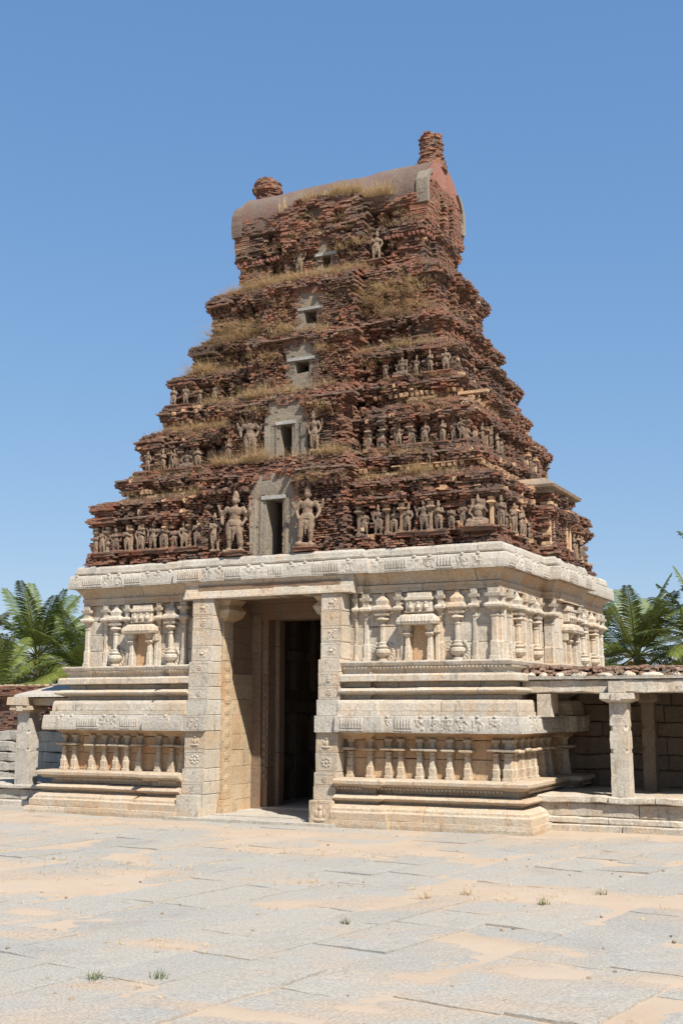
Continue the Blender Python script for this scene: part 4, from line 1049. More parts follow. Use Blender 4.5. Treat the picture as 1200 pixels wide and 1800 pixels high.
def make_figure(pose, seed, headless=False):
    """front is -Y, height 1.0 to the top of the head-dress, feet at z 0"""
    b = MB()
    if pose == 'seated':
        ellip(b,(0,0,.14),(.20,.14,.09)); limb(b,(-.08,-.03,.16),(-.30,-.12,.10),.085,.06); limb(b,(.08,-.03,.16),(.30,-.12,.10),.085,.06)
        limb(b,(-.30,-.12,.09),(.02,-.20,.07),.06,.045); limb(b,(.30,-.12,.09),(-.02,-.20,.07),.06,.045)
        ellip(b,(0,0,.33),(.12,.09,.16)); ellip(b,(0,-.01,.46),(.16,.09,.10)); base = .50; sp = .0
        arms = [((-.17,0,.50),(-.25,-.04,.34),(-.12,-.17,.24)),((.17,0,.50),(.27,-.04,.36),(.22,-.16,.44))]
        sw = 0
    else:
        sw = {'straight':0,'sway':.04,'guard':.02}[pose]
        limb(b,(-.06-sw*.4,0,.46),(-.075,-.02,.25),.072,.05); limb(b,(-.075,-.02,.25),(-.075,0,.04),.052,.032)
        limb(b,(.06-sw*.4,0,.46),(.085,-.03 if pose!='straight' else -.01,.25),.072,.05); limb(b,(.085,-.03,.25),(.09,0,.04),.052,.032)
        for x in (-.078,.09): limb(b,(x,.02,.02),(x*1.15,-.09,.015),.032,.022)
        ellip(b,(-sw*.4,0,.47),(.115,.082,.075)); ellip(b,(-sw*.2,0,.56),(.082,.062,.09)); ellip(b,(sw*.3,-.005,.66),(.118,.075,.09))
        for k in range(3): ellip(b,(-sw*.4,-.005,.43+k*.03),(.124-.006*k,.092,.012))
        limb(b,(0,-.06,.42),(0,-.07,.16),.022,.012)
        base = .68
        if pose == 'guard': arms = [((-.12,0,.71),(-.20,.01,.57),(-.17,-.07,.45)),((.12,0,.71),(.21,0,.58),(.24,-.05,.68)),((-.11,.02,.70),(-.23,.02,.62),(-.25,-.02,.74)),((.11,.02,.7),(.18,.02,.56),(.13,-.05,.44))]
        elif pose == 'sway': arms = [((-.12,0,.71),(-.17,.0,.56),(-.07,-.08,.62)),((.12,0,.71),(.185,0,.56),(.13,-.03,.42))]
        else: arms = [((-.12,0,.71),(-.16,-.01,.57),(-.03,-.09,.64)),((.12,0,.71),(.16,-.01,.57),(.03,-.09,.64))]
    for A, Bq, Cq in arms:
        limb(b,A,Bq,.038,.030); limb(b,Bq,Cq,.031,.022); ellip(b,Cq,(.026,.026,.034)); ellip(b,(A[0]*1.02,A[1],A[2]),(.045,.04,.04))
    if not headless:
        hx = sw*.5
        limb(b,(sw*.4,0,base+.03),(hx,-.005,base+.12),.038,.032); ellip(b,(hx,-.012,base+.155),(.050,.055,.066))
        ellip(b,(hx,-.068,base+.15),(.010,.016,.018)); ellip(b,(hx,-.058,base+.122),(.018,.012,.007))
        for s in (-1,1): ellip(b,(hx+s*.02,-.058,base+.165),(.010,.009,.006)); ellip(b,(hx+s*.055,0,base+.15),(.012,.018,.032))
        hh = 1.0 - base - .2 if pose != 'seated' else .14
        ellip(b,(hx,0,base+.215),(.056,.056,.022)); limb(b,(hx,.0,base+.20),(hx,.0,base+.20+hh),.052,.026)
    else: ellip(b,(0,0,base+.06),(.045,.04,.03))
    if pose != 'seated': b.obox((0,.0),(1,0),(0,1),.15,.09,-.03,.02,.006)
    else: b.obox((0,-.03),(1,0),(0,1),.33,.20,-.04,.05,.006); b.obox((0,.06),(1,0),(0,1),.2,.03,.05,.72,.006)
    o = b.build('stucco_figure', M['figure'])
    md = o.modifiers.new('r', 'REMESH'); md.mode = 'VOXEL'; md.voxel_size = .011; md.use_smooth_shade = True
    dg = bpy.context.evaluated_depsgraph_get(); me = bpy.data.meshes.new_from_object(o.evaluated_get(dg)); me.name = 'stucco_figure'
    bpy.data.objects.remove(o)
    n = len(me.vertices); co = np.zeros(n*3, np.float32); me.vertices.foreach_get('co', co); P = co.reshape(-1,3).astype(float)
    no = np.zeros(n*3, np.float32); me.vertices.foreach_get('normal', no); N = no.reshape(-1,3)
    P += N*(fbm(P, 14, 3, seed)*.008)[:,None]; me.vertices.foreach_set('co', P.astype(np.float32).ravel()); me.update()
    if not me.materials: me.materials.append(M['figure'])
    return me
def more(): pass
FIG = {'c': make_figure('straight',11,True), 'd': make_figure('sway',12,True), 'a': make_figure('straight',1), 'b': make_figure('sway',2), 'g': make_figure('guard',3), 's': make_figure('seated',4), 'h': make_figure('guard',5,True)}
def put_figure(kind, x, y, z, h, rz=0.0, flip=1):
    o = bpy.data.objects.new('stucco_figure', FIG[kind]); SC.collection.objects.link(o)
    o.location = (x - CX, y - CY, z); o.rotation_euler = (random.uniform(-.05,.05),random.uniform(-.05,.05),rz+random.uniform(-.35,.35)); o.scale = (h*flip*random.uniform(.88,1.15), h, h); o.parent = tower; return o
def pedestal(b, x, y, z, w=.16):
    b = MB(); b.box((x-w,y-.12,z-.10),(x+w,y+.3,z-.015),.01); b.box((x-w*1.15,y-.15,z-.035),(x+w*1.15,y+.3,z),.01); part(b, 'figure_pedestal', 'brick')
pb = MB()
y1 = CY - (4.72-1.32) + .02
for x, kd, fl in ((-9.49,'b',1),(-8.81,'a',1),(-8.46,'b',-1),(-8.14,'g',1),(-7.86,'a',1),(-7.31,'b',-1),(-6.98,'a',1),(-2.11,'b',1),(-1.75,'g',1),(-1.44,'a',1)):
    put_figure(kd, x, y1-.10, 5.60, .60*random.uniform(.95,1.08), 0, fl); pedestal(pb, x, y1-.1, 5.60)
put_figure('s', -.62, y1-.17, 5.62, .72); pedestal(pb, -.62, y1-.18, 5.62, .3)
yc = CY - (4.93-1.32)
put_figure('g', -5.93, yc-.08, 5.42, 1.26); put_figure('g', -4.25, yc-.08, 5.46, 1.22, 0, -1); put_figure('b', -6.42, yc-.04, 5.46, .80)
for x in (-5.93,-4.25): pedestal(pb, x, yc-.06, 5.42, .22)
y2 = CY - (3.98-1.32) + .02
for x, kd, fl in ((-8.85,'b',1),(-8.43,'a',1),(-8.11,'b',-1),(-7.79,'s',1),(-7.48,'a',1),(-2.6,'g',1),(-2.02,'b',1),(-1.62,'a',1),(-1.2,'b',-1)):
    put_figure(kd, x, y2-.10, 7.52, .50 if kd != 's' else .55, 0, fl); pedestal(pb, x, y2-.1, 7.52, .13)
yc2 = CY - (4.44-1.32)
put_figure('h', -5.86, yc2-.06, 7.52, .98); put_figure('g', -4.30, yc2-.06, 7.5, .86, 0, -1); put_figure('a', -6.45, yc2-.02, 7.5, .5)
y3 = CY - (3.52-1.32)
for x, kd in ((-8.5,'a'),(-8.15,'b'),(-2.7,'s'),(-2.05,'a'),(-1.7,'b')): put_figure(kd, x, y3-.10, 9.14, .50); pedestal(pb, x, y3-.08, 9.14, .14)
yr = CY - (2.62-1.32)
put_figure('h', CX-.62, yr-.06, 12.2, .75); put_figure('b', CX+1.28, CY-(2.36-1.32)-.14, 12.3, .72); pedestal(pb, CX+1.28, CY-(2.36-1.32)-.12, 12.3, .2)
for x, kd, fl, h_ in ((-9.72,'c',1,.55),(-9.15,'g',-1,.58),(-7.6,'d',1,.52),(-6.72,'c',1,.62),(-3.05,'d',1,.55),(-2.75,'b',-1,.6),(-2.42,'a',1,.55),(-1.2,'c',1,.5),(-.95,'b',1,.58),(-.2,'a',1,.6)): put_figure(kd, x, y1-.05, 5.60, h_, 0, fl)
for x, kd, fl, h_ in ((-8.65,'c',1,.44),(-7.2,'d',1,.46),(-6.9,'b',1,.48),(-3.05,'c',1,.45),(-2.3,'a',1,.48),(-1.4,'d',1,.42),(-3.3,'b',-1,.48)): put_figure(kd, x, y2-.06, 7.52, h_, 0, fl)
for x, kd, h_ in ((-7.8,'c',.42),(-7.4,'b',.44),(-3.1,'d',.42),(-2.4,'b',.44)): put_figure(kd, x, y3-.05, 9.14, h_)
for y, kd, h_ in ((.95,'c',.5),(2.1,'b',.55),(2.4,'d',.5),(5.3,'a',.55),(5.9,'c',.5),(6.6,'b',.55)): put_figure(kd, CX+4.76, y, 5.6, h_, math.pi/2)
for y, kd, h_ in ((1.3,'c',.42),(3.0,'b',.46),(4.5,'a',.45),(5.3,'d',.4),(5.8,'b',.45)): put_figure(kd, CX+4.02, y, 7.52, h_, math.pi/2)
x1 = CX + 4.72 - .02
for y, kd in ((1.25,'b'),(1.75,'a'),(5.6,'b'),(6.2,'a')): put_figure(kd, x1+.12, y, 5.6, .6, math.pi/2)
x2 = CX + 3.98 + .0
for y, kd in ((1.6,'a'),(2.1,'b'),(2.6,'a'),(4.9,'b')): put_figure(kd, x2+.1, y, 7.52, .5, math.pi/2)

# ------------------------------------------------------------------ grass on the ledges
def blade(mb, x, y, z, L, a, lean, w, rnd, droop=1.0):
    dx, dy = math.cos(a), math.sin(a); V = []; n = 4
    for i in range(n+1):
        t = i/n; r = L*(lean*t + .25*lean*t*t); zz = z + L*(t*(1-.25*lean) - droop*.55*lean*t*t); ww = w*(1-t*.85)
        V.append((x+dx*r-dy*ww, y+dy*r+dx*ww, zz)); V.append((x+dx*r+dy*ww, y+dy*r-dx*ww, zz))
    mb.add(V, [(2*i,2*i+1,2*i+3,2*i+2) for i in range(n)], rnd)
def tuft(mb, x, y, z, n, L, spread=.10, lean=(.2,1.3), w=.0042, pref=None):
    for _ in range(n):
        a = random.uniform(0, 6.283) if pref is None or random.random() < .35 else pref + random.gauss(0,.7)
        blade(mb, x+random.gauss(0,spread), y+random.gauss(0,spread*.5), z-.03, L*random.uniform(.45,1.25), a, random.uniform(*lean), w*random.uniform(.7,1.4), random.random())
gr = MB(); gw = MB()
def row(face, s0, s1, z, woff, dens, L, n=26, cen=False):
    w = interp(PC if cen else PW, z) + woff
    k = int(abs(s1-s0)*dens*1.5)
    for _ in range(k):
        s = random.uniform(s0, s1)
        cl = fbm(np.array([s*1.3, z, face*7.0]), 1.0, 2, 14)
        if cl < -.12: continue
        if cen and abs(s) < .42 and random.random() < .85: continue
        if face == 0: tuft(gr, CX+s, CY-(w-1.32)-.06+random.uniform(-.05,.12), z+random.uniform(-.06,.06), int(n*(.5+1.3*max(cl,0)+.1)), L*random.uniform(.35,1.35)*(.7+.6*max(cl,0)), pref=-math.pi/2)
        else: tuft(gr, CX+w+.05+random.uniform(-.1,.03), CY+s, z+.03, int(n*.7), L*random.uniform(.6,1.1), pref=0)
row(0,-4.75,-4.3,6.72,0,5,.22,16); row(0,-4.2,-1.8,6.86,.05,11,.30); row(0,1.9,4.0,6.86,.05,11,.30); row(0,2.4,3.9,7.30,0,4,.26)
row(0,-1.5,1.55,7.38,-.05,15,.34,30,True); row(0,-4.0,-3.0,7.4,0,4,.2); row(0,1.5,3.9,7.46,0,6,.32,22)
row(0,-3.7,-1.5,8.5,0,13,.34,30); row(0,1.6,3.6,8.52,.05,12,.32); row(0,-1.4,1.4,8.94,0,16,.36,32,True)
row(0,-3.4,-1.3,9.1,.0,8,.3); row(0,1.4,3.3,9.05,.0,7,.3); row(0,-3.2,-1.2,9.95,.02,17,.42,34); row(0,1.2,2.95,9.95,.05,13,.36,30)
row(0,-1.2,1.2,10.52,-.02,16,.34,30,True); row(0,-2.9,-1.1,10.75,.0,12,.36,28); row(0,1.1,2.8,10.8,.05,13,.36,30); row(0,.3,2.6,11.3,.05,6,.34,24)
row(0,-2.6,-.9,12.1,0,16,.34,30); row(0,-.9,.9,12.02,0,14,.26,24,True); row(0,.8,2.4,12.06,.05,16,.36,30); row(0,.2,1.0,12.7,.1,12,.34,30,True)
row(1,-2.6,2.6,6.86,.05,3,.24,14); row(1,-2.3,2.0,8.5,.05,4,.24,14); row(1,-1.8,1.5,9.9,.05,4,.24,14); row(1,-1.5,1.4,10.8,.05,3,.22,14); row(1,-1.4,1.2,12.06,.05,5,.24,16)
for _ in range(1300):
    z = float(rng.choice(ZP, p=pr_)) + .02; w = interp(PW, z); s = random.uniform(-w, w)
    if z < 6.4 or fbm(np.array([s*.8, z*.8, 2.]), 1.0, 2, 19) < -.25: continue
    off = interp(PC, z) - 1.32 if abs(s) < chw(z) else w - 1.32
    if any(a < z < b_ and abs(s) < hw_+.08 for a, b_, hw_, *_r in PLATE): continue
    tuft(gr, CX+s, CY-off-.04, z+.02, random.randint(5,16), random.uniform(.12,.34), .06, (.3,1.5), .0032, pref=-math.pi/2+random.uniform(-.9,.9))
for _ in range(160):
    z = float(rng.choice(ZP, p=pr_)) + .02; w = interp(PW, z); s = random.uniform(-w+1.4, w-1.4)
    if z > 6.4: tuft(gr, CX+w+.03, CY+s, z+.02, random.randint(4,12), random.uniform(.1,.28), .05, (.3,1.4), .0032, pref=random.uniform(-.8,.8))
for _ in range(46):                                    # fringe where the vault plaster has gone
    s = random.uniform(-.6,1.7); tuft(gr, CX+s, CY-1.27+random.uniform(0,.10), 14.0+.12*math.exp(-((s-.1)/.8)**2)-.12*(s>.9)+random.uniform(-.05,.05), 34, .32*random.uniform(.6,1.15), .07, (.15,.9), pref=-math.pi/2)
for s in (-1.18,-1.1): tuft(gr, CX+s, CY-1.24, 13.92, 34, .42, .05, (.05,.35))
for _ in range(70):                                    # long strands hanging over the right half of the upper storeys
    s = random.uniform(.6,2.6); z = random.uniform(10.7,11.5); tuft(gr, CX+s, CY-(3.0-1.32)-.02, z, 12, .5*random.uniform(.6,1.1), .06, (.9,1.7), .003, pref=-math.pi/2+random.uniform(-.8,.2))
for _ in range(60):
    s = random.uniform(-2.8,-1.2); z = random.uniform(10.55,11.1); tuft(gr, CX+s, CY-(3.05-1.32)-.03, z, 12, .45*random.uniform(.6,1.1), .06, (.9,1.7), .003, pref=-math.pi/2+random.uniform(-.4,.8))
o = gr.build('dry_grass', M['dry_grass']); tag(o, 'straw coloured dry grass growing along the ledges of the brick tower', 'grass', kind='stuff')
for s, z, off, n in ((-.55,13.55,1.5,30),(-.25,13.6,1.5,30),(-.95,13.15,1.35,30),(2.2,9.98,None,50),(2.05,9.85,None,40),(1.9,9.6,None,30),(-.55,9.6,None,14),(1.9,7.35,None,20),(-2.0,10.95,None,26),(-1.7,11.35,None,16),(-.1,5.45,3.72,26),(2.1,8.9,None,26),(-1.9,9.3,None,20)):
    if off is None: off = interp(PW, z) - 1.32 + .05
    for _ in range(2): tuft(gw, CX+s+random.gauss(0,.07), CY-off-.03, z+random.gauss(0,.04), n//3, .13, .05, (.3,1.2), .006)
o = gw.build('green_weeds', M['weed']); tag(o, 'small green weeds rooted in cracks of the brick tower', 'weeds', kind='stuff')

# ------------------------------------------------------------------ right hand pillared gallery
gal = empty('pillared_gallery', (3.5,1.2,0)); tag(gal, 'open stone gallery with square granite pillars abutting the right side of the gateway tower', 'gallery')
def gpart(mb, name, mat, root, smooth=False):
    o = mb.build(name, M[mat], None, smooth); o.parent = root; o.matrix_parent_inverse = Matrix.Translation(root.location).inverted(); return o
GP = Path([(.25,.95),(8.5,.95)])
def lin_courses(b, x0, x1, y0, y1, z0, z1, lo, hi, j=.012, seedn=0, rough=.012):
    x = x0
    while x < x1 - .02:
        L = min(random.uniform(lo, hi), x1 - x)
        if x1 - x - L < .3: L = x1 - x
        n = max(2, int(L/.14)); do = rng.normal(0,j); r = random.random(); rings = []
        for i in range(n+1):
            xx = x + .006 + (L-.012)*i/n
            c = .02
            ring = np.array([(xx,y0+do+c,z0),(xx,y0+do,z0+c),(xx,y0+do,(z0+z1)/2),(xx,y0+do,z1-c),(xx,y0+do+c,z1),(xx,(y0+y1)/2,z1),(xx,y1,z1),(xx,y1,z0)])
            nz = fbm(ring, 4.5, 3, seedn); ring[:5,1] += nz[:5]*rough; ring[:6,2] += fbm(ring, 3.5, 2, seedn+5)[:6]*rough
            ring[:,2] = np.minimum(ring[:,2], z1+.012); rings.append(ring)
        b.loft(rings, rnd=r); x += L
b = MB()
lin_courses(b, .15, 8.5, .50, 2.4, -.05, .13, 1.2, 2.4, .01, 1); lin_courses(b, .2, 8.5, .58, 2.4, .135, .25, 1.0, 2.2, .01, 2)
lin_courses(b, .25, 8.5, .68, 3.6, .255, .50, 1.0, 1.9, .012, 3); lin_courses(b, .2, 8.5, .56, 3.9, .505, .63, .7, 1.9, .02, 4, .02)
gpart(b, 'platform', 'granite', gal)
def pillar(root, x, y, z0, z1, hw, mat='granite', plain=False):
    b = MB(); n = 10; rings = []; H_ = z1 - z0
    def blk(za, zb, a, ch=0.0):
        m = max(1, int((zb-za)/.12)); rs = []
        for i in range(m+1):
            z = za + (zb-za)*i/m
            if ch: rg = [(x-a+ch,y-a,z),(x+a-ch,y-a,z),(x+a,y-a+ch,z),(x+a,y+a-ch,z),(x+a-ch,y+a,z),(x-a+ch,y+a,z),(x-a,y+a-ch,z),(x-a,y-a+ch,z)]
            else: rg = [(x-a,y-a,z),(x,y-a,z),(x+a,y-a,z),(x+a,y,z),(x+a,y+a,z),(x,y+a,z),(x-a,y+a,z),(x-a,y,z)]
            rg = np.array(rg, float); rg[:,:2] += (rng.uniform(-.006,.006,(8,2))); rs.append(rg)
        b.loft(rs, rnd=.5)
    blk(z0, z0+H_*.46, hw); blk(z0+H_*.461, z0+H_*.505, hw*.99, hw*.35); blk(z0+H_*.506, z0+H_*.70, hw*.98); blk(z0+H_*.701, z0+H_*.755, hw*.97, hw*.35); blk(z0+H_*.756, z1, hw*.96)
    return gpart(b, 'pillar', mat, root)
def capital(root, x, y, z0, z1, hw, mat='granite'):
    b = MB(); H_ = z1-z0
    def sec(z, a, c): return [(x-a,y-c,z),(x+a,y-c,z),(x+a,y+a,z),(x-a,y+a,z)]
    b.loft([sec(z0,hw*1.1,hw*1.1),sec(z0+H_*.25,hw*1.65,hw*1.7),sec(z0+H_*.4,hw*1.8,hw*1.85),sec(z0+H_*.97,hw*1.75,hw*1.8),sec(z1,hw*1.7,hw*1.75)])
    b.box((x-hw*.5,y-hw*2.0,z0+H_*.25),(x+hw*.5,y-hw*1.7,z1-.01),.004)
    return gpart(b, 'capital', mat, root)
for x in (1.80,4.5,7.2):
    pillar(gal, x, .86, .625, 2.28, .165, 'granite'); capital(gal, x, .86, 2.285, 2.46, .165, 'granite')
    b = MB(); b.box((x-.14,.60,2.465),(x+.14,.74,2.67),.006); gpart(b, 'beam_end', 'granite', gal)
for x in (2.0,4.1,5.6,7.4): pillar(gal, x, 2.35, .625, 2.28, .12, 'granite_shaded'); capital(gal, x, 2.35, 2.285, 2.46, .12, 'granite_shaded')  # rear row in the darker granite, gallery shade put into the colour
b = MB(); lin_courses(b, -.02, 8.5, .76, 1.1, 2.465, 2.70, 1.75, 2.7, .02, 5, .022); gpart(b, 'front_beam', 'granite', gal)
b = MB(); lin_courses(b, .1, 8.5, 2.2, 2.5, 2.465, 2.68, 1.75, 2.7, .02, 5); gpart(b, 'rear_beam', 'granite_shaded', gal)
b = MB()
for zv, hh in ((.63,.34),(.97,.3),(1.27,.36),(1.63,.3),(1.93,.32),(2.25,.42)): lin_courses(b, .1, 8.5, 3.35, 3.7, zv, zv+hh-.012, .5, 1.3, .025, 8, .03)
gpart(b, 'back_wall', 'granite_shaded', gal)
b = MB(); b.box((.26,.80,2.02),(.52,1.0,2.46),.014); b.box((.30,1.0,2.1),(.5,1.4,2.46),.01); gpart(b, 'hanging_stub', 'granite', gal)
b = MB(); b.box((.05,.7,2.71),(8.5,3.9,2.78),.01); gpart(b, 'roof_slabs', 'granite_grey', gal)
# rubble and brick edge on the roof
b = MB()
def rock(b, c, r, seed):
    n, m = 8, 5; R = []
    for j in range(m+1):
        t = math.pi*(j+.15)/(m+.3)-math.pi/2
        R.append([(c[0]+r[0]*math.cos(t)*math.cos(6.283*i/n)*random.uniform(.82,1.15), c[1]+r[1]*math.cos(t)*math.sin(6.283*i/n)*random.uniform(.82,1.15), c[2]+r[2]*math.sin(t)*random.uniform(.9,1.1)) for i in range(n)])
    b.loft(R)
x = .05
while x < 8.4:
    rr = random.uniform(.10,.24); rock(b, (x+rr, .88, 2.775), (rr,.16,random.uniform(.065,.095)), 0); x += rr*2+random.uniform(.0,.12)
gpart(b, 'roof_rubble', 'granite', gal)
b = MB(); z = 2.80; k = 0
while z < 2.93:
    for yy_ in np.arange(.86 + k*.07, 1.6, .12) if k > 1 else [.86 + k*.05]:
        x = .0
        while x < 8.4:
            L = random.uniform(.05,.13); dz_ = rng.normal(0,.014)
            if random.random() < .85: b.obox((x+L/2, yy_+rng.normal(0,.04)+.08), (1,0), (0,1), L/2-.004, .12, z-.01+dz_, z+.035+dz_, .014)
            x += L
    z += .05; k += 1
x_ = np.arange(0,8.5,.1); y_ = np.arange(1.0,3.9,.1); X, Y = np.meshgrid(x_, y_); Zz = 2.90 + .03*fbm(np.stack([X,Y,X*0],-1),2.5,4,5) + .05*np.clip(Y-1.0,0,1) + .06*np.clip(1-X,0,1)
V = np.stack([X,Y,Zz],-1).reshape(-1,3); idx = np.arange(X.size).reshape(X.shape)
b.add(V, np.stack([idx[:-1,:-1], idx[:-1,1:], idx[1:,1:], idx[1:,:-1]],-1).reshape(-1,4), .8)
gpart(b, 'earth_roof', 'brick_dust', gal)
b = MB()
for _ in range(1500):
    x, y = random.uniform(0,8.4), .9 + abs(random.gauss(0,.5)); lump(b, (x, y, 2.91+.05*min(max(y-1,0),1)+.06*max(0,1-x)+random.uniform(-.01,.02)), [random.uniform(.015,.05)]*2 + [random.uniform(.01,.03)])
gpart(b, 'roof_gravel', 'brick_dust', gal)

# ------------------------------------------------------------------ left hand porch and boundary wall
por = empty('stone_porch', (-12,1.2,0)); tag(por, 'small stone porch with one square pillar and sloping roof slab left of the tower', 'porch')
b = MB()
lin_courses(b, -24, -10.35, .55, 2.6, -.05, .12, 1.2, 2.4, .01, 11); lin_courses(b, -24, -10.35, .78, 2.6, .125, .36, 1.0, 1.9, .012, 13)
lin_courses(b, -24, -10.35, .66, 2.9, .365, .46, .9, 1.9, .015, 14, .015)
gpart(b, 'platform', 'granite_grey', por)
pillar(por, -11.98, .95, .46, 2.08, .18, 'granite_grey'); capital(por, -11.98, .95, 2.085, 2.24, .17, 'granite_warm')
b = MB(); b.box((-12.35,.62,2.245),(-11.75,1.25,2.44),.02); b.box((-11.75,.8,2.245),(-10.35,1.15,2.42),.008); b.box((-12.2,1.25,2.245),(-11.9,3.0,2.42),.008)
gpart(b, 'beam', 'granite_warm', por)
b = MB(); b.loft([[(-12.18,.62,2.44),(-10.45,.62,2.44),(-10.45,1.9,2.66),(-12.0,1.9,2.66)],[(-12.12,.64,2.50),(-10.45,.64,2.50),(-10.45,1.9,2.74),(-11.95,1.9,2.74)]]); 
b.box((-12.1,1.9,2.60),(-10.45,3.2,2.74),.006); gpart(b, 'roof_slab', 'granite_grey', por)
wl = empty('boundary_wall', (-17,3.2,0)); tag(wl, 'long boundary wall of grey stone blocks topped with ragged red brick behind the left porch', 'wall')
b = MB(); zz = [.40,.62,.86,1.10,1.36,1.62]
for a_, b_ in zip(zz[:-1], zz[1:]): lin_courses(b, -34, -10.3, 2.9, 3.5, a_, b_-.01, .6, 1.5, .02, int(a_*100), .03)
lin_courses(b, -34, -10.3, 2.85, 3.5, -.05, .395, .8, 1.8, .02, 9, .02)
gpart(b, 'stone_courses', 'rough_wall', wl)
b = MB(); z = 1.62; k = 0
while z < 2.72:
    x = -30.0; out = .0 if z < 2.1 else (.05 if z > 2.5 else -.16)
    while x < -10.4:
        L = random.uniform(.14,.26); e = .04*fbm(np.array([x, 3, z]),1.4,3,71) + rng.normal(0,.014) + out
        if not (z > 2.62 and vnoise(np.array([[x*1.3, 0, 3.]]))[0] < -.1): b.obox((x+L/2, 3.15-e), (1,0), (0,1), L/2-.004, .22, z+.003, z+H-.003, .007)
        x += L
    z += H; k += 1
gpart(b, 'brick_courses', 'brick', wl)
b = MB(); x = -30
while x < -10.4: r_ = random.uniform(.06,.13); rock(b, (x, 3.1+rng.normal(0,.05), 2.74), (r_,.1,.05), 0); x += r_*random.uniform(1.2,2.2)
gpart(b, 'coping_rubble', 'stucco', wl)
# enclosure wall far to the right, behind the gallery
wr = empty('enclosure_wall', (10,4.2,0)); tag(wr, 'stone enclosure wall running on behind the right gallery', 'wall')
b = MB()
for a_, b_ in zip([0,.5,1.0,1.5,2.0],[.5,1.0,1.5,2.0,2.5]): lin_courses(b, .5, 24, 4.1, 4.6, a_, b_-.01, .6, 1.5, .02, 4, .03)
gpart(b, 'stone_courses', 'rough_wall', wr)

# ------------------------------------------------------------------ coconut palms
def frond(mb, base, az, elev, L, bend, seed, rnd0, nl=60):
    """arched rachis with two rows of drooping leaflets"""
    base = np.array(base, float); h = np.array([math.cos(az), math.sin(az), 0.]); sd = np.array([-math.sin(az), math.cos(az), 0.]); up = np.array([0,0,1.])
    N = 14; pts = []; p = base.copy(); e = elev
    for i in range(N+1): pts.append(p.copy()); p = p + (h*math.cos(e) + up*math.sin(e))*(L/N); e -= bend/N*(.5+1.1*i/N)
    pts = np.array(pts)
    def at(t):
        f = t*N; i = min(int(f), N-1); return pts[i] + (pts[i+1]-pts[i])*(f-i), (pts[i+1]-pts[i])/np.linalg.norm(pts[i+1]-pts[i])
    V = []; F = []
    for i in range(N+1):
        w = .035*(1-.85*i/N)+.004; V += [pts[i]-sd*w, pts[i]+sd*w, pts[i]-up*w*1.2]
        if i: a = 3*(i-1); F += [(a,a+1,a+4,a+3),(a+1,a+2,a+5,a+4),(a+2,a,a+3,a+5)]
    mb.add(V, F, min(1, rnd0+.25))
    twist = random.uniform(-.5,.5)
    for k in range(nl):
        t = .12 + .88*k/(nl-1); c, d = at(t); ll = L*.27*(math.sin(math.pi*min(1, t*.82+.12))**.7)*random.uniform(.85,1.1)
        nrm = np.cross(sd, d); nrm /= np.linalg.norm(nrm)
        for s in (-1, 1):
            dr = sd*s*math.cos(twist*s+.15) + nrm*math.sin(twist*s+.25)*.5 + d*.65; dr /= np.linalg.norm(dr)
            dp = random.uniform(.2,.7); w = .028*L/3.5*random.uniform(.8,1.2)
            q0 = c; q1 = c + dr*ll*.5 - up*ll*.10*dp; q2 = c + dr*ll*.92 - up*ll*.50*dp
            mb.add([q0-d*w*.5, q0+d*w*.5, q1+d*w, q1-d*w, q2], [(0,1,2,3),(3,2,4)], min(1, max(0, rnd0 + random.gauss(0,.10))))
def palm(name, x, y, zc, L, label, seed, nf=27, lowest=-.75):
    random.seed(seed); root = empty(name, (x, y, 0)); tag(root, label, 'palm tree', 'coconut palms behind the temple walls')
    b = MB(); rings = []
    for i in range(9):
        t = i/8; r = .17 - .05*t + .01*(i%2); rings.append([(x+.15*math.sin(t*2+seed)*(1-t)+r*math.cos(k*.785), y+r*math.sin(k*.785), t*zc) for k in range(8)])
    b.loft(rings); gpart(b, 'trunk', 'palm_trunk', root)
    b = MB()
    for i in range(nf):
        f = i/(nf-1); az = i*2.39996 + random.gauss(0,.15); el_ = 1.42 - (f**1.15)*(1.42-lowest) + random.gauss(0,.06)
        frond(b, (x+.1*math.cos(az), y+.1*math.sin(az), zc+.1*(1-f)), az, el_, L*random.uniform(.85,1.08)*(1-.1*(f<.15)), (.35+1.0*f)*random.uniform(.8,1.25), seed, .22+.42*(random.random()) + (.25 if f > .85 and random.random()<.5 else 0))
    gpart(b, 'crown', 'palm_leaf', root)
    b = MB()
    for k in range(7): a = k*.9; ellip(b, (x+.24*math.cos(a), y+.24*math.sin(a), zc-.22-.06*(k%2)), (.10,.10,.13), None, 8, 5)
    gpart(b, 'coconuts', 'coconut', root, True)
palm('coconut_palm', -23.9,15.2,4.15,3.2,'tallest palm crown above the left boundary wall, fronds held upright against the sky',1)
palm('coconut_palm', -21.9,10.6,2.45,2.8,'low palm with pale green fronds rising just over the left brick wall',2,26)
palm('coconut_palm', -21.2,14.8,3.3,3.0,'palm crown tucked against the left edge of the gateway tower',3)
palm('coconut_palm', -28.5,15.7,3.9,3.1,'palm half outside the picture at the far left edge',4)
palm('coconut_palm', -2.37,21.4,3.95,3.15,'nearest full palm crown just right of the tower, above the gallery roof',5,28)
palm('coconut_palm', 0.35,19.9,4.2,2.9,'palm at the right edge of the picture with yellowish hanging fronds',6,26)
palm('coconut_palm', -1.2,29,4.0,3.0,'smaller palm farther back between the two right hand palm crowns',7)
palm('coconut_palm', -5.2,25,3.7,3.0,'palm mostly hidden behind the right rear corner of the tower',8)
palm('coconut_palm', 1.75,19.2,5.7,2.8,'tall palm whose frond tips reach in high at the right edge',9,18)
palm('coconut_palm', -26.0,22,3.8,3.0,'palm farther back filling in behind the tallest left palm',10)
random.seed(33)
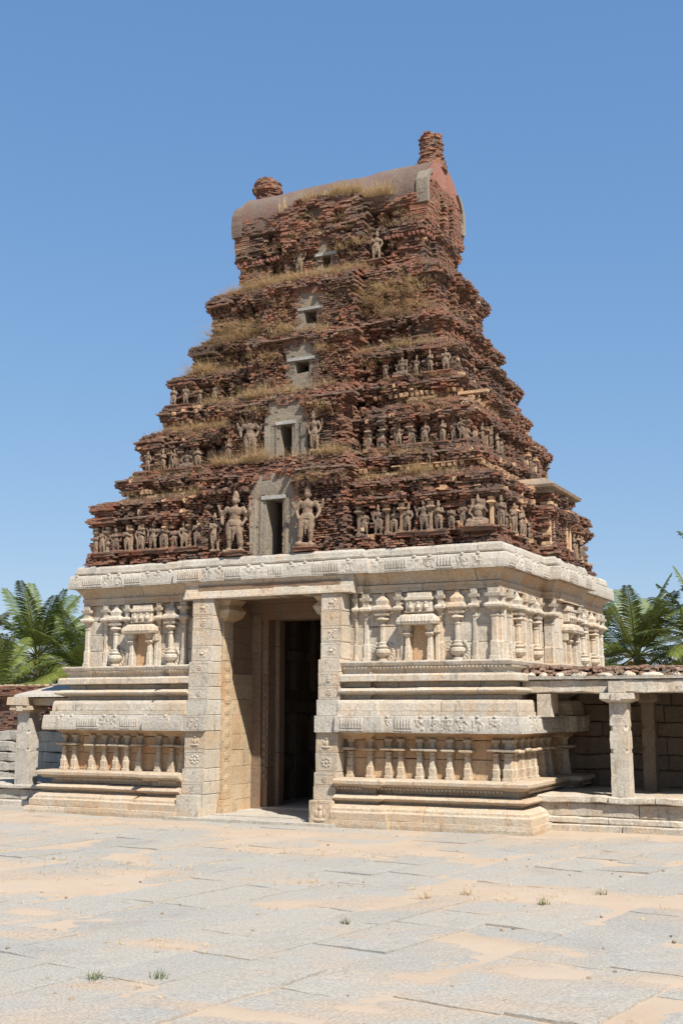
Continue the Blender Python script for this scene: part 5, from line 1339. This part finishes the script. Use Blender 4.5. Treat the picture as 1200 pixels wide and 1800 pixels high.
# bushes seen through the palms
def bush(x, y, r, h, label):
    root = empty('shrub', (x,y,0)); tag(root, label, 'shrub', 'shrubs behind the temple walls'); b = MB()
    C_ = [(x+random.gauss(0,r*.4), y+random.gauss(0,r*.3), h*random.uniform(.35,.85), r*random.uniform(.3,.5)) for _ in range(9)]
    for _ in range(3800):
        c = random.choice(C_); d = np.array([random.gauss(0,1) for _ in range(3)]); d /= np.linalg.norm(d); q = np.array(c[:3]) + d*c[3]*random.uniform(.75,1.05)
        a = np.array([random.gauss(0,1) for _ in range(3)]); a /= np.linalg.norm(a); e = np.cross(a, d); s = random.uniform(.04,.08)
        b.add([q-a*s, q+e*s*.5, q+a*s, q-e*s*.5], [(0,1,2,3)])
    gpart(b, 'foliage', 'palm_leaf', root)
    b = MB(); limb(b, (x,y,0), (x,y,h*.5), .08, .04); gpart(b, 'stem', 'palm_trunk', root)
bush(-25.5,18,2.4,3.4,'dark shrub behind the palms left of the tower'); bush(-22,18.5,2.4,3.6,'dark shrub nearest the left edge of the tower'); bush(-30.5,19,2.6,3.2,'dark shrub at the far left edge of the picture')
bush(-6,27.5,2.6,3.8,'dark shrub nearest the right rear corner of the tower'); bush(-1.5,24.5,2.4,3.7,'dark shrub behind the right gallery roof'); bush(2.6,23,2.6,3.9,'dark shrub at the right edge of the picture')

# ------------------------------------------------------------------ sprouts and stones on the paving
sp = [(.63,-12.78,.12,'weed','green grass sprout in the sand near the lower left corner of the paving'),(1.06,-12.52,.09,'weed','pale green sprout just right of the lower left sprout'),
      (1.37,-9.61,.10,'weed','low grass tuft in the middle of the paving'),(2.82,-7.5,.12,'weed','grass tuft on the sand patch right of centre'),(3.24,-6.6,.11,'weed','grass tuft at the right end of the long sand patch'),
      (1.45,-7.7,.13,'dry_grass','dry tuft at the left end of the long sand patch'),(1.8,-7.25,.14,'dry_grass','dry tuft in the middle of the long sand patch')]
for x, y, h_, mt, lb in sp:
    b = MB()
    for _ in range(34): blade(b, x+random.gauss(0,.035), y+random.gauss(0,.03), 0, h_*random.uniform(.4,1.1), random.uniform(0,6.28), random.uniform(.1,.9), .004, random.random())
    o = b.build('grass_tuft', M[mt]); tag(o, lb, 'grass tuft', 'grass tufts on the paving')
b = MB()
for x0, y0, n, sx, sy in ((-1.7,-4.3,60,1.2,.4),(-3.2,-7.2,60,.9,.5),(-4.5,-6.9,40,1.0,.4),(2.4,-6.9,60,.9,.35),(-.4,-7.2,30,.4,.3),(2.5,-1.6,30,2,.8),(.3,-11.4,14,.3,.15),(-6,-2.0,40,2.5,.5),(.6,-12.8,8,.3,.2),(3,-12,10,1.2,.6),(5,-8,30,1.5,1.5),(-3,-10,20,1,.5),(1,-3.5,40,2.5,.8)):
    for _ in range(n):
        x, y = x0+random.gauss(0,sx), y0+random.gauss(0,sy)
        for _ in range(6): blade(b, x+random.gauss(0,.02), y+random.gauss(0,.02), 0, random.uniform(.03,.09), random.uniform(0,6.28), random.uniform(.2,1.2), .003, random.random())
o = b.build('paving_grass', M['dry_grass']); tag(o, 'sparse short dry grass in the joints and sand of the paving', 'grass', kind='stuff')
b = MB()
for _ in range(150):
    x, y = random.uniform(-9,7), random.uniform(-13.5,-1); r_ = random.uniform(.008,.028); rock(b, (x,y,.004), (r_,r_*.8,r_*.6), 0)
o = b.build('pebbles', M['stucco']); tag(o, 'small loose stones scattered over the paving', 'pebbles', kind='stuff')
